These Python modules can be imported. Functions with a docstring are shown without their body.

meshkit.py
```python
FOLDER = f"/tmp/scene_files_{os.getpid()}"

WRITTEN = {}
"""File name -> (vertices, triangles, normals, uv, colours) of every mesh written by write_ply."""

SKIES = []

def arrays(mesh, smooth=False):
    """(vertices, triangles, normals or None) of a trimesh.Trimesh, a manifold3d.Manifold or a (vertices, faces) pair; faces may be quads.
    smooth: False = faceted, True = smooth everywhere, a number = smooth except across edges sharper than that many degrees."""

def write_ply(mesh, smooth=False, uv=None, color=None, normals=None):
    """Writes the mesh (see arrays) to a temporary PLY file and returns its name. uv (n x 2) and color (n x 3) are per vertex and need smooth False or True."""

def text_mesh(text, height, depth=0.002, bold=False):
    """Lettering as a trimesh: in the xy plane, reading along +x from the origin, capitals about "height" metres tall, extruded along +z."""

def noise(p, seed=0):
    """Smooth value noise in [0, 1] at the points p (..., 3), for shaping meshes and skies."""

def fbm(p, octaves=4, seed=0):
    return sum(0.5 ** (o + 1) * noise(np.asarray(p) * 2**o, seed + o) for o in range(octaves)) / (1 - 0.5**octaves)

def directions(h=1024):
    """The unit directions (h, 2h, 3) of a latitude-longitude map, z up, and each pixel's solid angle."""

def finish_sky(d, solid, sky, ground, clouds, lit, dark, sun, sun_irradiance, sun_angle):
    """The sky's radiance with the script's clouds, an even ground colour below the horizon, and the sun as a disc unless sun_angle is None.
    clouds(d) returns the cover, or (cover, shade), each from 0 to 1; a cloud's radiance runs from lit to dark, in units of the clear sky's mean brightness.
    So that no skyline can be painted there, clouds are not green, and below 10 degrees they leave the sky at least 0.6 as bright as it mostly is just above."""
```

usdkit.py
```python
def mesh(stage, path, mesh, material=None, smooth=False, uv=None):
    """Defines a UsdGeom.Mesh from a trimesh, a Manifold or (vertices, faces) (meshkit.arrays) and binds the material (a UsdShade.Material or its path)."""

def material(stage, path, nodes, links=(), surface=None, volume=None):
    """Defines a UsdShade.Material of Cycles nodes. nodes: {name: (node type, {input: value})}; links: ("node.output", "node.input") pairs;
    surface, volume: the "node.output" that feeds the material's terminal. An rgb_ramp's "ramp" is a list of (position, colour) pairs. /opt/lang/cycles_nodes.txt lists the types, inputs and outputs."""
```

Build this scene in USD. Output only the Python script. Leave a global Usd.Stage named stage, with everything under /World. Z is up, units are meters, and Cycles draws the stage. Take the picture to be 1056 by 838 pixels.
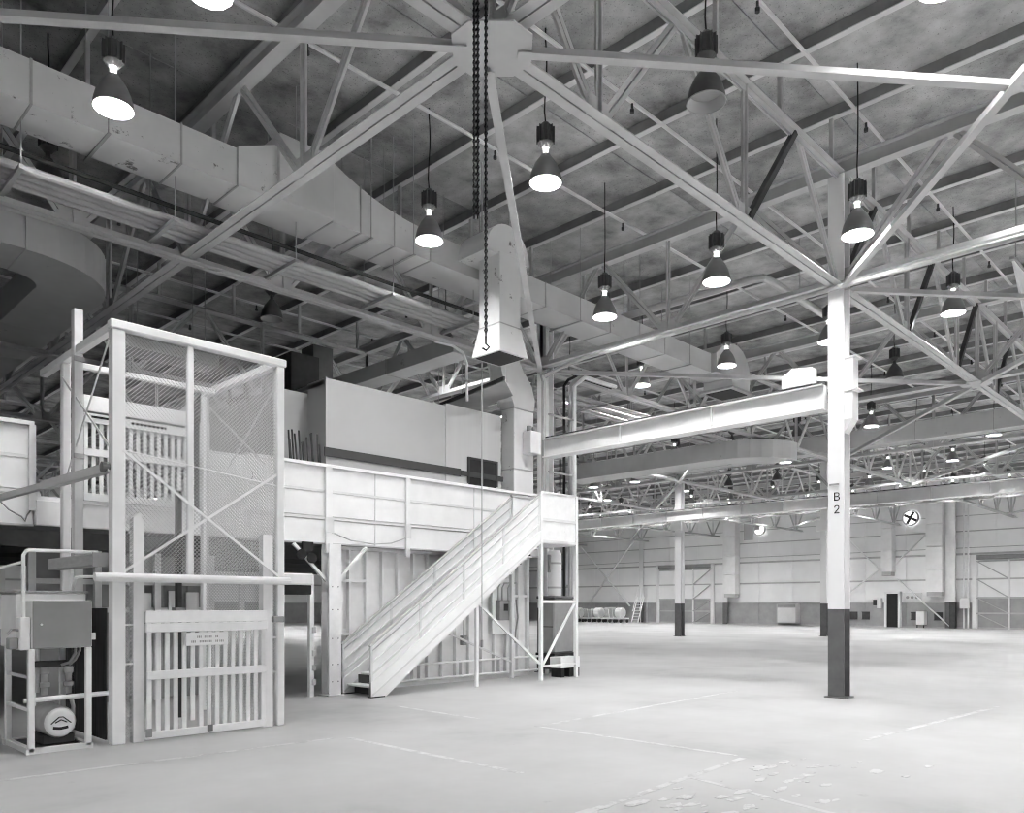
import math, random, re
import numpy as np, trimesh, usdkit, meshkit
from pxr import Usd, UsdGeom, UsdLux, UsdShade, Gf, Sdf

stage = Usd.Stage.CreateInMemory()
UsdGeom.SetStageUpAxis(stage, 'Z'); UsdGeom.SetStageMetersPerUnit(stage, 1.0)
UsdGeom.Xform.Define(stage, '/World'); UsdGeom.Scope.Define(stage, '/World/Looks')
rng = random.Random(7)
ORD = ['first', 'second', 'third', 'fourth', 'fifth', 'sixth', 'seventh', 'eighth', 'ninth', 'tenth', 'eleventh', 'twelfth', 'thirteenth', 'fourteenth', 'fifteenth']

# ---------------------------------------------------------------- camera, light, exposure
PXF, PX0, HOR, EYE = 822.0, 525.0, 622.5, 1.6
TH = math.atan(810 / 822.0); SN, CS = math.sin(TH), math.cos(TH)
cam = UsdGeom.Camera.Define(stage, '/World/camera')
cam.CreateHorizontalApertureAttr(36.0); cam.CreateVerticalApertureAttr(36.0 * 838 / 1056)
cam.CreateFocalLengthAttr(36.0 * PXF / 1056)
cam.CreateHorizontalApertureOffsetAttr((528 - PX0) * 36 / 1056)
cam.CreateVerticalApertureOffsetAttr((HOR - 419) * 36 / 1056)
cam.CreateClippingRangeAttr(Gf.Vec2f(0.05, 500))
cam.AddTransformOp().Set(Gf.Matrix4d(SN, -CS, 0, 0, 0, 0, 1, 0, -CS, -SN, 0, 0, 0, 0, EYE, 1))
cam.CreateExposureAttr(2.4)
LAMP = 74.0          # radiance of a lit lamp glass
NECK = 4.0          # radiance of the bulb neck seen above a lit reflector

# ---------------------------------------------------------------- materials (a grey photograph: every paint is a grey)
def mat(name, base, var=0.06, scale=3.0, rough=0.6, spec=0.3, metal=0.0, detail=5.0, bump=0.0, spots=None, stretch=(1, 1, 1), emit=0.0, ramp=None):
    g = lambda v: (v, v, v)
    n = {'tc': ('texture_coordinate', {}), 'mp': ('mapping', {'scale': stretch}),
         'ns': ('noise_texture', {'scale': scale, 'detail': detail, 'roughness': 0.62}),
         'rp': ('rgb_ramp', {'ramp': ramp or [(0.25, g(max(base - var, 0.004))), (0.5, g(base)), (0.75, g(base + var))]}),
         'p': ('principled_bsdf', {'roughness': rough, 'specular_ior_level': spec, 'metallic': metal})}
    L = [('tc.object', 'mp.vector'), ('mp.vector', 'ns.vector'), ('ns.fac', 'rp.fac')]
    col = 'rp.color'
    if spots:  # (scale, threshold, colour): flaked or stained spots
        n['n2'] = ('noise_texture', {'scale': spots[0], 'detail': 6.0, 'roughness': 0.7})
        n['r2'] = ('rgb_ramp', {'ramp': [(spots[1], (0, 0, 0)), (spots[1] + 0.05, (1, 1, 1))]})
        n['mx'] = ('mix_color', {'b': g(spots[2])})
        L += [('mp.vector', 'n2.vector'), ('n2.fac', 'r2.fac'), ('r2.color', 'mx.fac'), (col, 'mx.a')]
        col = 'mx.result'
    L.append((col, 'p.base_color'))
    if bump:
        n['bp'] = ('bump', {'strength': 0.5, 'distance': bump}); L += [('ns.fac', 'bp.height'), ('bp.normal', 'p.normal')]
    if emit:
        n['p'][1]['emission_strength'] = emit; n['p'][1]['emission_color'] = (1, 1, 1)
    return usdkit.material(stage, '/World/Looks/' + name, n, L, surface='p.BSDF')
MT = {}
def D(name, *a, **k): MT[name] = mat(name, *a, **k)
D('white_paint', .83, .05, 2.2, .5)
D('white_worn', .82, .05, 5, .55, spots=(9, .70, .36))
D('cream_paint', .70, .05, 2.5, .55)
D('steel_paint', .54, .06, 1.5, .5)
D('steel_shade', .50, .06, 1.5, .5)
D('dark_steel', .06, .02, 4, .6)
D('grey_paint', .30, .03, 4, .5)
D('box_grey', .24, .02, 3, .45)
D('mid_grey', .16, .03, 4, .6)
D('dark_grey', .055, .02, 4, .6)
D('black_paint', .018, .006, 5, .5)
D('column_white', .84, .03, 1.2, .5)
D('column_band', .125, .02, 5, .5)
D('duct', .58, .05, 1.2, .5, spots=(2.3, .66, .38))
D('duct_peeling', .68, .05, 1.5, .55, spots=(3.2, .61, .2))
D('galvanised', .46, .06, 6, .35, .5, .35)
D('pipe', .40, .06, 2, .5)
D('deck', .30, .1, 1.1, .95, .05, detail=14, bump=.02, ramp=[(.28, (.13,) * 3), (.42, (.31,) * 3), (.56, (.46,) * 3), (.72, (.64,) * 3)], spots=(34, .59, .17))
D('deck_light', .38, .1, 1.4, .95, .05, detail=14, bump=.02, ramp=[(.28, (.2,) * 3), (.42, (.40,) * 3), (.56, (.54,) * 3), (.72, (.68,) * 3)], spots=(34, .61, .22))
D('purlin', .28, .07, 2, .6)
D('floor', .34, .05, .35, .45, .3, detail=9, ramp=[(.30, (.30,) * 3), (.44, (.38,) * 3), (.57, (.42,) * 3), (.72, (.47,) * 3)], spots=(2.4, .66, .35))
D('floor_line', .52, .03, 3, .5, spots=(5, .49, .41))
D('wall_white', .90, .04, .8, .6)
D('wall_wainscot', .36, .06, 1.2, .6)
D('girt', .50, .05, 2, .6)
D('office_wall', .42, .015, 1.2, .6)
D('office_wall_light', .50, .02, 1.2, .6, stretch=(6, 6, .3))
D('office_dark', .05, .01, 2, .5)
D('lamp_dark', .10, .03, 3, .4, .4)
D('reflector_grey', .24, .03, 3, .4, .4)
D('lamp_lining', .55, .02, 3, .35, .4)
D('lamp_glass', .45, .02, 3, .25, .5)
D('lamp_lit', .8, .01, 3, .4, emit=LAMP)
D('neck_lit', .8, .01, 3, .4, emit=NECK)
D('daylight_gap', .8, .01, 3, .4, emit=.35)
D('chain', .03, .012, 20, .4, .5, .5)
D('wire', .60, .05, 4, .45)
D('wood', .45, .06, 5, .7, stretch=(1, 1, 6))
D('sign_white', .80, .03, 3, .5)
D('ink', .03, .005, 3, .6)
D('motor', .45, .08, 5, .45)
D('screen_dark', .035, .02, 3, .6, stretch=(8, 8, .6))

# ---------------------------------------------------------------- mesh helpers
BQ = np.array([[0, 3, 2], [0, 2, 1], [4, 5, 6], [4, 6, 7], [0, 1, 5], [0, 5, 4], [1, 2, 6], [1, 6, 5], [2, 3, 7], [2, 7, 6], [3, 0, 4], [3, 4, 7]])
def J(*ms):
    vs, fs, n = [], [], 0
    for v, f in ms:
        vs.append(np.asarray(v, float)); fs.append(np.asarray(f) + n); n += len(v)
    return np.vstack(vs), np.vstack(fs)
def bx(x0, x1, y0, y1, z0, z1):
    return np.array([[x0, y0, z0], [x1, y0, z0], [x1, y1, z0], [x0, y1, z0], [x0, y0, z1], [x1, y0, z1], [x1, y1, z1], [x0, y1, z1]], float), BQ
def cb(x0, x1, y0, y1, z0, z1, c=.008):
    """box with chamfered edges"""
    P = []
    for i, x in enumerate((x0, x1)):
        for j, y in enumerate((y0, y1)):
            for k, z in enumerate((z0, z1)):
                sx, sy, sz = (1 - 2 * i) * c, (1 - 2 * j) * c, (1 - 2 * k) * c
                P += [(x, y + sy, z + sz), (x + sx, y, z + sz), (x + sx, y + sy, z)]
    h = trimesh.convex.convex_hull(np.array(P)); return np.array(h.vertices), np.array(h.faces)
def bar(p, q, w, h, up=(0, 0, 1)):
    """box along p-q, w wide across, h tall along up; centred on p-q"""
    p, q, up = np.asarray(p, float), np.asarray(q, float), np.asarray(up, float)
    d = q - p; d /= np.linalg.norm(d)
    if abs(d @ up) > .98: up = np.array([1., 0, 0])
    s = np.cross(d, up); s /= np.linalg.norm(s); u = np.cross(s, d)
    c = lambda o, a, b: o + s * a * w / 2 + u * b * h / 2
    v = np.array([c(p, 1, -1), c(q, 1, -1), c(q, -1, -1), c(p, -1, -1), c(p, 1, 1), c(q, 1, 1), c(q, -1, 1), c(p, -1, 1)])
    return v, BQ
def angle_pair(p, q, leg=.1, gap=.02, t=.012, up=(0, 0, 1), flip=1):
    """double angle: two L sections back to back"""
    p, q, up = np.asarray(p, float), np.asarray(q, float), np.asarray(up, float)
    d = q - p; d /= np.linalg.norm(d)
    if abs(d @ up) > .98: up = np.array([1., 0, 0])
    s = np.cross(d, up); s /= np.linalg.norm(s); u = np.cross(s, d) * flip
    out = []
    for k in (-1, 1):
        o = s * k * (gap / 2 + leg / 2); out.append(bar(p + o, q + o, leg, t, u))
        o = s * k * (gap / 2 + t / 2) + u * leg / 2; out.append(bar(p + o, q + o, t, leg, u))
    return J(*out)
def tube(pts, r, n=8, caps=True):
    pts = [np.asarray(p, float) for p in pts]; m = len(pts)
    V, Fc = [], []; ref = None
    for i in range(m):
        a, b = pts[max(i - 1, 0)], pts[min(i + 1, m - 1)]
        d = (b - a) / max(np.linalg.norm(b - a), 1e-9)
        if ref is None:
            ref = np.array([0, 0, 1.]) if abs(d[2]) < .9 else np.array([1., 0, 0])
        s = np.cross(d, ref); s /= max(np.linalg.norm(s), 1e-9); u = np.cross(s, d); ref = u
        rr = r[i] if np.ndim(r) else r
        for k in range(n):
            t = 2 * math.pi * k / n; V.append(pts[i] + rr * (math.cos(t) * s + math.sin(t) * u))
    for i in range(m - 1):
        for k in range(n):
            a, b, c, d2 = i * n + k, i * n + (k + 1) % n, (i + 1) * n + (k + 1) % n, (i + 1) * n + k
            Fc += [[a, c, b], [a, d2, c]]
    if caps:
        V += [pts[0], pts[-1]]; c0, c1 = len(V) - 2, len(V) - 1
        for k in range(n):
            Fc += [[c0, k, (k + 1) % n], [c1, (m - 1) * n + (k + 1) % n, (m - 1) * n + k]]
    m_ = trimesh.Trimesh(np.array(V), np.array(Fc), process=False)
    if m_.volume < 0: Fc = [f[::-1] for f in Fc]
    return np.array(V), np.array(Fc)
def cyl(p, q, r, n=12): return tube([p, q], r, n)
def lathe(prof, n=20, c=(0, 0, 0)):
    V, Fc, m = [], [], len(prof)
    for k in range(n):
        t = 2 * math.pi * k / n
        for r, z in prof: V.append((c[0] + r * math.cos(t), c[1] + r * math.sin(t), c[2] + z))
    for k in range(n):
        for i in range(m - 1):
            a, b = k * m + i, ((k + 1) % n) * m + i
            Fc += [[a, b, b + 1], [a, b + 1, a + 1]]
    return np.array(V), np.array(Fc)
def prism(poly, axis, a0, a1):
    """extrudes a 2-D polygon along axis: 'x' (poly = y,z), 'y' (poly = x,z) or 'z' (poly = x,y)"""
    from shapely.geometry import Polygon
    m = trimesh.creation.extrude_polygon(Polygon(poly), a1 - a0, engine='earcut')
    v, f = np.array(m.vertices), np.array(m.faces); v[:, 2] += a0
    if axis == 'y': v = v[:, [0, 2, 1]]; f = f[:, ::-1]
    if axis == 'x': v = v[:, [2, 0, 1]]
    return v, f
def mesh_screen(o, u, v, w, h, pitch=.05, r=.0022):
    """chain-link wires clipped to the rectangle o + a*u + b*v"""
    o, u, v = (np.asarray(x, float) for x in (o, u, v)); nrm = np.cross(u, v); out = []
    k = -h
    while k < w:
        for s in (1, -1):
            a0, a1 = max(k, 0), min(k + h, w)
            if a1 - a0 > .01:
                b0, b1 = a0 - k, a1 - k
                if s < 0: b0, b1 = h - b0, h - b1
                off = nrm * s * r
                out.append(tube([o + u * a0 + v * b0 + off, o + u * a1 + v * b1 + off], r, 3, False))
        k += pitch * 1.25
    return J(*out)
def text(s, height, o, u, v, depth=.003):
    """lettering standing at o, reading along u, up along v, proud of the plane"""
    m = meshkit.text_mesh(s, height, depth); p = np.array(m.vertices)
    u, v = np.asarray(u, float), np.asarray(v, float); n = np.cross(u, v)
    return np.asarray(o, float) + p[:, :1] * u + p[:, 1:2] * v + p[:, 2:] * n, np.array(m.faces)

# ---------------------------------------------------------------- naming helpers
USED = {}
def numbered(parent, name):
    k = (parent, name); i = USED.get(k, 0); USED[k] = i + 1
    return f'{parent}/{name}' + (f'_{i:03d}' if i else '')
def tag(prim, label=None, cat=None, group=None, kind=None):
    for k, s in (('label', label), ('category', cat), ('group', group), ('kind', kind)):
        if s: prim.SetCustomDataByKey(k, s)
    return prim
def obj(name, mesh, m, parent='/World', label=None, cat=None, group=None, kind=None, smooth=False):
    path = numbered(str(parent), name)
    usdkit.mesh(stage, path, mesh, MT[m], smooth=smooth)
    tag(stage.GetPrimAtPath(path), label, cat, group, kind); return path
def thing(name, label, cat, loc=(0, 0, 0), rz=0, group=None, kind=None):
    path = numbered('/World', name); x = UsdGeom.Xform.Define(stage, path)
    x.AddTranslateOp().Set(Gf.Vec3d(*map(float, loc))); x.AddRotateZOp().Set(float(rz))
    tag(x.GetPrim(), label, cat, group, kind); return path
def dup(src, loc, label, group=None, rz=0):
    base = re.sub(r'_\d{3}$', '', src.split('/')[-1]); path = numbered('/World', base)
    x = UsdGeom.Xform.Define(stage, path); p = x.GetPrim()
    x.AddTranslateOp().Set(Gf.Vec3d(*map(float, loc))); x.AddRotateZOp().Set(float(rz))
    p.GetReferences().AddInternalReference(src); p.SetInstanceable(True)
    was = stage.GetPrimAtPath(src).GetCustomData()
    tag(p, label, was['category'], group); return path
def struct(name, mesh, m, parent='/World', label=None, smooth=False):
    return obj(name, mesh, m, parent, label=label, kind='structure' if parent == '/World' else None, smooth=smooth)
def sthing(name, label):
    return thing(name, label, None, kind='structure')

# ================================================================ THE SETTING
X0, X1, Y0, Y1 = -12.0, 58.0, -14.0, 60.0        # the hall's walls
DECK = 9.95
MX, MY = 1.887, 6.9
# ---- floor
fl = sthing('floor', 'pale worn concrete floor of the hall')
obj('slab', bx(X0, X1, Y0, Y1, -.2, 0), 'floor', fl)
def pline(a, b, w=.075):
    obj('painted_line', bar((a[0], a[1], .0003), (b[0], b[1], .0003), w, .0022), 'floor_line', fl)
pline((7.67, 7.06), (13.4, 7.32)); pline((7.68, 4.2), (7.68, 7.02)); pline((5.46, 5.2), (5.44, 8.05)); pline((1.6, 8.38), (5.3, 8.16))
pline((4.6, 3.86), (7.6, 4.08)); pline((7.62, 8.1), (7.66, 10.0)); pline((9.6, 3.6), (14.2, 3.3)); pline((6.0, 2.2), (6.42, 3.98), .06)
from shapely.geometry import Point as _Pt
for i in range(70):      # flakes of old floor paint
    a = rng.random(); x = 4.7 + 3.6 * a + rng.uniform(-.4, .4); y = 3.75 - .1 * a + rng.uniform(-1.1, .12)
    n = rng.randint(5, 8); rr = rng.uniform(.03, .16)
    fs = [rng.uniform(.5, 1.4) for k in range(n)]; poly = [(x + rr * fs[k] * math.cos(6.283 * k / n), y + .4 * rr * fs[k] * math.sin(6.283 * k / n)) for k in range(n)]
    obj('paint_flake', prism(poly, 'z', 0.0002, .0022 + i * .00004), 'floor_line', fl)

# ---- ceiling: deck panels between purlins
ce = sthing('ceiling', 'rough fibre deck on steel purlins over the hall')
xs = [11.48 + MX * k for k in range(-13, 26)]
near, far = 0, []
for i in range(len(xs) - 1):
    xa, xb = xs[i], xs[i + 1]
    for k in range(-3, 17):
        ya = 5.55 + 3.45 * k; yb = ya + 3.45
        if xb > X1: xb = X1
        dz = rng.uniform(0, .012)
        m = bx(xa + .012, xb - .012, ya + .006, yb - .006, DECK + dz, DECK + .1)
        if 2 < (xa * CS + ya * SN) < 32 and -6 < ya < 24 and xa > -4 and near < 290:
            near += 1; obj('deck_panel', m, rng.choice(['deck', 'deck', 'deck_light']), ce)
        else: far.append(m)
obj('deck_panel', J(*far), 'deck', ce, kind='stuff')
obj('roof_slab', bx(X0 - .3, X1 + .3, Y0 - .3, Y1 + 6, DECK + .1, DECK + .3), 'deck', ce)
for x in xs:
    if X0 < x < X1: obj('purlin', bx(x - .03, x + .03, Y0, Y1, 9.765, DECK), 'purlin', ce); obj('purlin_flange', bx(x - .055, x + .055, Y0, Y1, 9.75, 9.765), 'cream_paint', ce)
# ---- walls
wr = sthing('wall_right', 'far white sheeted wall with girts and grey wainscot')
obj('backing', bx(X1, X1 + .3, Y0, Y1, 0, DECK + .2), 'wall_white', wr)
WC = [40.6 - 8.13 * k for k in range(-2, 7)]
zs = [1.72, 3.2, 4.85, 6.35, 9.05]
for i in range(len(WC) - 1):
    ya, yb = WC[i + 1], WC[i]
    for k in range(3):
        a, b = ya + (yb - ya) * k / 3, ya + (yb - ya) * (k + 1) / 3
        obj('wainscot_panel', bx(X1 - .06, X1, a + .01, b - .01, .06, 1.66), 'wall_wainscot', wr)
        for j in range(4):
            obj('wall_panel', bx(X1 - .045 - .01 * (j % 2), X1, a + .012, b - .012, zs[j] + .05, zs[j + 1] - .05), 'wall_white', wr)
for z, h, d in ((1.69, .09, .12), (3.2, .11, .11), (4.85, .13, .11), (5.25, .05, .09), (6.35, .07, .09), (7.35, .05, .08), (.03, .1, .1)):
    obj('girt', bx(X1 - d, X1, Y0, Y1, z - h / 2, z + h / 2), 'girt', wr)
for i, y in enumerate(WC):
    if y > Y0:
        obj('wall_column', J(bx(X1 - .42, X1 - .38, y - .2, y + .2, 1.7, 8.7), bx(X1 - .38, X1 - .1, y - .03, y + .03, 1.7, 8.7)), 'white_paint', wr)
        obj('column_base', J(bx(X1 - .43, X1 - .38, y - .2, y + .2, 0, 1.7), bx(X1 - .38, X1 - .1, y - .03, y + .03, 0, 1.7)), 'column_band', wr)
for p, q in (((47.4, 6.9), (41.8, 1.4)), ((40.8, 7.8), (46.3, 1.8)), ((23.9, 7.4), (20.25, 3.65)), ((23.6, 1.7), (20.2, 4.3)), ((19.5, 4.4), (16.4, 7.4)), ((19.4, 3.3), (16.1, .1))):
    obj('cross_brace', bar((57.62, *p), (57.62, *q), .06, .2, (1, 0, 0)), 'white_paint', wr)
wl = sthing('wall_left', 'white sheeted wall at the far left end of the hall')
obj('backing', bx(X0, X1, Y1, Y1 + .3, 0, DECK + .2), 'wall_white', wl)
obj('wainscot_panel', bx(X0, X1, Y1 - .06, Y1, 0, 1.7), 'wall_wainscot', wl)
for k in range(8): obj('wall_column', bx(5.4 + 8.3 * k - .2, 5.4 + 8.3 * k + .2, Y1 - .35, Y1, 0, 8.7), 'white_paint', wl)
for z in (3.2, 4.85, 6.35): obj('girt', bx(X0, X1, Y1 - .1, Y1, z - .06, z + .06), 'girt', wl)
struct('wall_back', bx(X0 - .3, X0, Y0, Y1, 0, DECK + .2), 'grey_paint', label='grey wall behind the lift and mezzanine end')
struct('wall_front', bx(X0, X1, Y0 - .3, Y0, 0, DECK + .2), 'wall_white', label='white wall along the right side of the hall')

# ---- doors in the far wall
def big_door(name, ya, yb, h, mirror, label):
    d = sthing(name, label); x = X1 - .1
    obj('door_leaf', bx(x - .06, x + .02, ya, yb, 0, 1.95), 'wall_wainscot', d)
    obj('door_leaf', bx(x - .06, x + .02, ya, yb, 2.0, h - .35), 'wall_white', d)
    obj('lintel', bx(x - .14, x, ya - .2, yb + .2, h - .3, h), 'grey_paint', d)
    obj('jamb', bx(x - .2, x, ya - .25, ya, 0, h), 'white_paint', d); obj('jamb', bx(x - .2, x, yb, yb + .25, 0, h), 'white_paint', d)
    n = 3
    for k in range(n + 1):
        y = ya + (yb - ya) * k / n
        obj('stile', bx(x - .13, x - .06, y - .06, y + .06, 0, h - .3), 'white_paint', d)
    for z in (.05, 1.0, 2.0, 3.2, h - .4):
        obj('rail', bx(x - .12, x - .06, ya, yb, z - .05, z + .05), 'girt', d)
    a, b = (ya, ya + (yb - ya) / n) if not mirror else (yb - (yb - ya) / n, yb)
    for z0, z1 in ((.05, 1.0), (1.0, 2.0), (2.0, 3.2), (3.2, h - .4)):
        p, q = ((a, z0), (b, z1)) if mirror else ((b, z0), (a, z1))
        obj('diagonal', bar((x - .12, *p), (x - .12, *q), .05, .12, (1, 0, 0)), 'girt', d)
    return d
big_door('door_1', 33.85, 38.9, 4.85, False, 'tall braced sliding door in the far wall left of centre')
big_door('door_2', 9.2, 14.6, 4.75, True, 'tall braced sliding door at the right end of the far wall')
d3 = sthing('door_3', 'narrow black doorway under the white shaft in the far wall')
obj('opening', bx(X1 - .5, X1 - .1, 19.32, 20.05, 0, 2.3), 'black_paint', d3)
obj('door_frame', J(bx(X1 - .55, X1 - .1, 20.05, 20.2, 0, 2.4), bx(X1 - .55, X1 - .1, 19.2, 19.32, 0, 2.4), bx(X1 - .55, X1 - .1, 19.2, 20.2, 2.3, 2.45)), 'white_paint', d3)

# ================================================================ ROOF STEEL
def seen(p, mg=220, dmax=70):
    d = p[0] * CS + p[1] * SN
    if d < 1.5 or d > dmax: return False
    r = PX0 + PXF * (p[0] * SN - p[1] * CS) / d; y = HOR - PXF * (p[2] - EYE) / d
    return -mg < r < 1056 + mg and -mg < y < 838 + mg
ZB, ZT = 7.0, 8.95
def truss(axis, c, label, group=None, ref=13.7, step=3.32):
    pt = (lambda a, z: (a, c, z)) if axis == 'x' else (lambda a, z: (c, a, z))
    lo, hi = (X0, X1) if axis == 'x' else (Y0, Y1)
    zb = ZB if axis == 'x' else ZB + .07
    t = thing('roof_truss', label, 'truss', pt(lo, 0) if False else (0, 0, 0), group=group)
    heavy = c < 14 or axis == 'x' and c < 13
    obj('bottom_chord', angle_pair(pt(lo, zb), pt(hi, zb), .115, .02, .012), 'steel_paint', t)
    if axis == 'x': obj('top_chord', angle_pair(pt(lo, ZT), pt(hi, ZT), .1, .02, .012, flip=-1), 'steel_paint', t)
    else: obj('top_chord', J(bx(c - .1, c + .1, lo, hi, ZT - .04, ZT - .02), bx(c - .012, c + .012, lo, hi, ZT - .02, ZT + .2), bx(c - .1, c + .1, lo, hi, ZT + .2, ZT + .22)), 'steel_paint', t)
    if axis == 'x':
        for x in xs:
            if lo < x < hi and seen(pt(x, 9.3), 60, 45): obj('roof_post', bx(x - .03, x + .03, c - .03, c + .03, ZT, 9.75), 'steel_shade', t)
    k0 = int((lo - ref) / step); k1 = int((hi - ref) / step)
    for k in range(k0, k1 + 1):
        a = ref + step * k
        if not seen(pt(a, 7.8)): continue
        for s in (-1, 1):
            b = a + s * step / 2
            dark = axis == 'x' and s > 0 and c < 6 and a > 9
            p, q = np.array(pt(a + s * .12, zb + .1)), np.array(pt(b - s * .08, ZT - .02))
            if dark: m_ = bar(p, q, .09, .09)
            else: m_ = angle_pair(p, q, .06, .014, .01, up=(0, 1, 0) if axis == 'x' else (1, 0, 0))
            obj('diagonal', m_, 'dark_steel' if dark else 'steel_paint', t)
        obj('vertical', J(bar(pt(a, zb), pt(a, ZT), .1, .014, (0, 1, 0) if axis == 'x' else (1, 0, 0)), bar(pt(a, zb), pt(a, ZT), .014, .1, (0, 1, 0) if axis == 'x' else (1, 0, 0))), 'steel_paint', t)
        g = .17
        obj('gusset', prism([(a - g * 1.3, zb), (a + g * 1.3, zb), (a + g, zb + g * 1.5), (a - g, zb + g * 1.5)], 'y', c - .009, c + .009) if axis == 'x' else
            prism([(a - g * 1.3, zb), (a + g * 1.3, zb), (a + g, zb + g * 1.5), (a - g, zb + g * 1.5)], 'x', c - .009, c + .009), 'steel_paint', t)
    return t
ORDT = ['', '', 'second', 'third', 'fourth', 'fifth', 'sixth', 'seventh']
for j in range(-1, 8):
    y = 5.55 + MY * j
    lab = {0: 'pale roof truss from the big gusset plate to the top of the nearest white column',
           1: 'pale steel roof truss above the pipe bundle and the mezzanine edge', -1: 'pale steel roof truss whose bottom chord enters at the right edge of the frame'}.get(j)
    truss('x', y, lab or f'far pale truss line running down the hall, {ORDT[j]} to the left of the nearest column', None if lab else 'far roof trusses')
for i in range(-1, 6):
    x = 5.4 + 8.3 * i
    lab = {0: 'nearest pale steel roof truss, crossing in front of the big duct down to the left', 1: 'pale roof truss between the nearest white column and the column by the stair landing',
           -1: 'pale steel roof truss at the far upper left corner'}.get(i)
    truss('y', x, lab or f'far pale truss line crossing the hall, {ORDT[i]} in depth behind the nearest column', None if lab else 'far roof trusses', ref=5.55 + 3.45, step=3.45)
# gusset plates and horizontal bracing at bottom chord level
def gusset(x, y, s, label, group=None):
    poly = [(x - s, y - s * .3), (x - s, y + s * .3), (x - s * .3, y + s), (x + s * .3, y + s), (x + s, y + s * .3), (x + s, y - s * .3), (x + s * .3, y - s), (x - s * .3, y - s)]
    obj('gusset_plate', prism(poly, 'z', 6.975, 6.99), 'steel_paint', label=label, cat='gusset plate', group=group)
gusset(5.4, 5.55, .42, 'big pale gusset plate at the top centre where two trusses and the braces meet')
gusset(21.95, 5.55, .34, 'pale gusset plate at the brace crossing right of the nearest column')
def brace(a, b, label, group=None):
    dz = .0 if (b[1] - a[1]) * (b[0] - a[0]) < 0 else -.03
    m_ = J(bar((*a, 6.955 + dz), (*b, 6.955 + dz), .10, .012), bar((*a, 7.0), (*b, 7.0), .012, .09))
    obj('horizontal_brace', m_, 'steel_paint', label=label, cat='brace', group=group)
brace((5.6, 5.4), (13.5, -1.2), 'long horizontal brace from the big gusset plate to the upper right corner')
brace((13.5, 5.4), (5.6, -1.2), 'horizontal brace rising from the nearest column top to the upper right corner')
brace((5.2, 5.7), (-2.7, 12.3), 'horizontal brace from the big gusset plate to the upper left corner')
brace((5.55, 5.75), (13.5, 12.3), 'steep brace from the big gusset plate down to the column behind the stairs')
brace((13.9, 5.4), (21.8, -1.2), 'horizontal brace from the nearest column top to the right edge')
brace((21.8, 5.4), (13.9, -1.2), 'brace rising right from the gusset plate beyond the nearest column')
brace((21.8, 5.7), (13.9, 12.3), 'nearly level brace from the far gusset plate to the stair landing column')
brace((22.1, 5.7), (30.1, 12.3), 'brace running down left from the far gusset plate behind the nearest column')
for i in range(2, 6):
    for j in range(-1, 6):
        a, b = (13.7 + 8.3 * (i - 1), 5.55 + MY * j), (22 + 8.3 * (i - 1), 5.55 + MY * (j + 1))
        if (i + j) % 2 and b[0] < 57 and (i, j) != (2, 0): brace((a[0] + .2, a[1] + .15), (b[0] - .2, b[1] - .15), f'thin far roof brace, {ORD[j + 1]} bay from right, {ORD[i - 2]} row beyond the nearest column', 'far roof braces')
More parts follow.
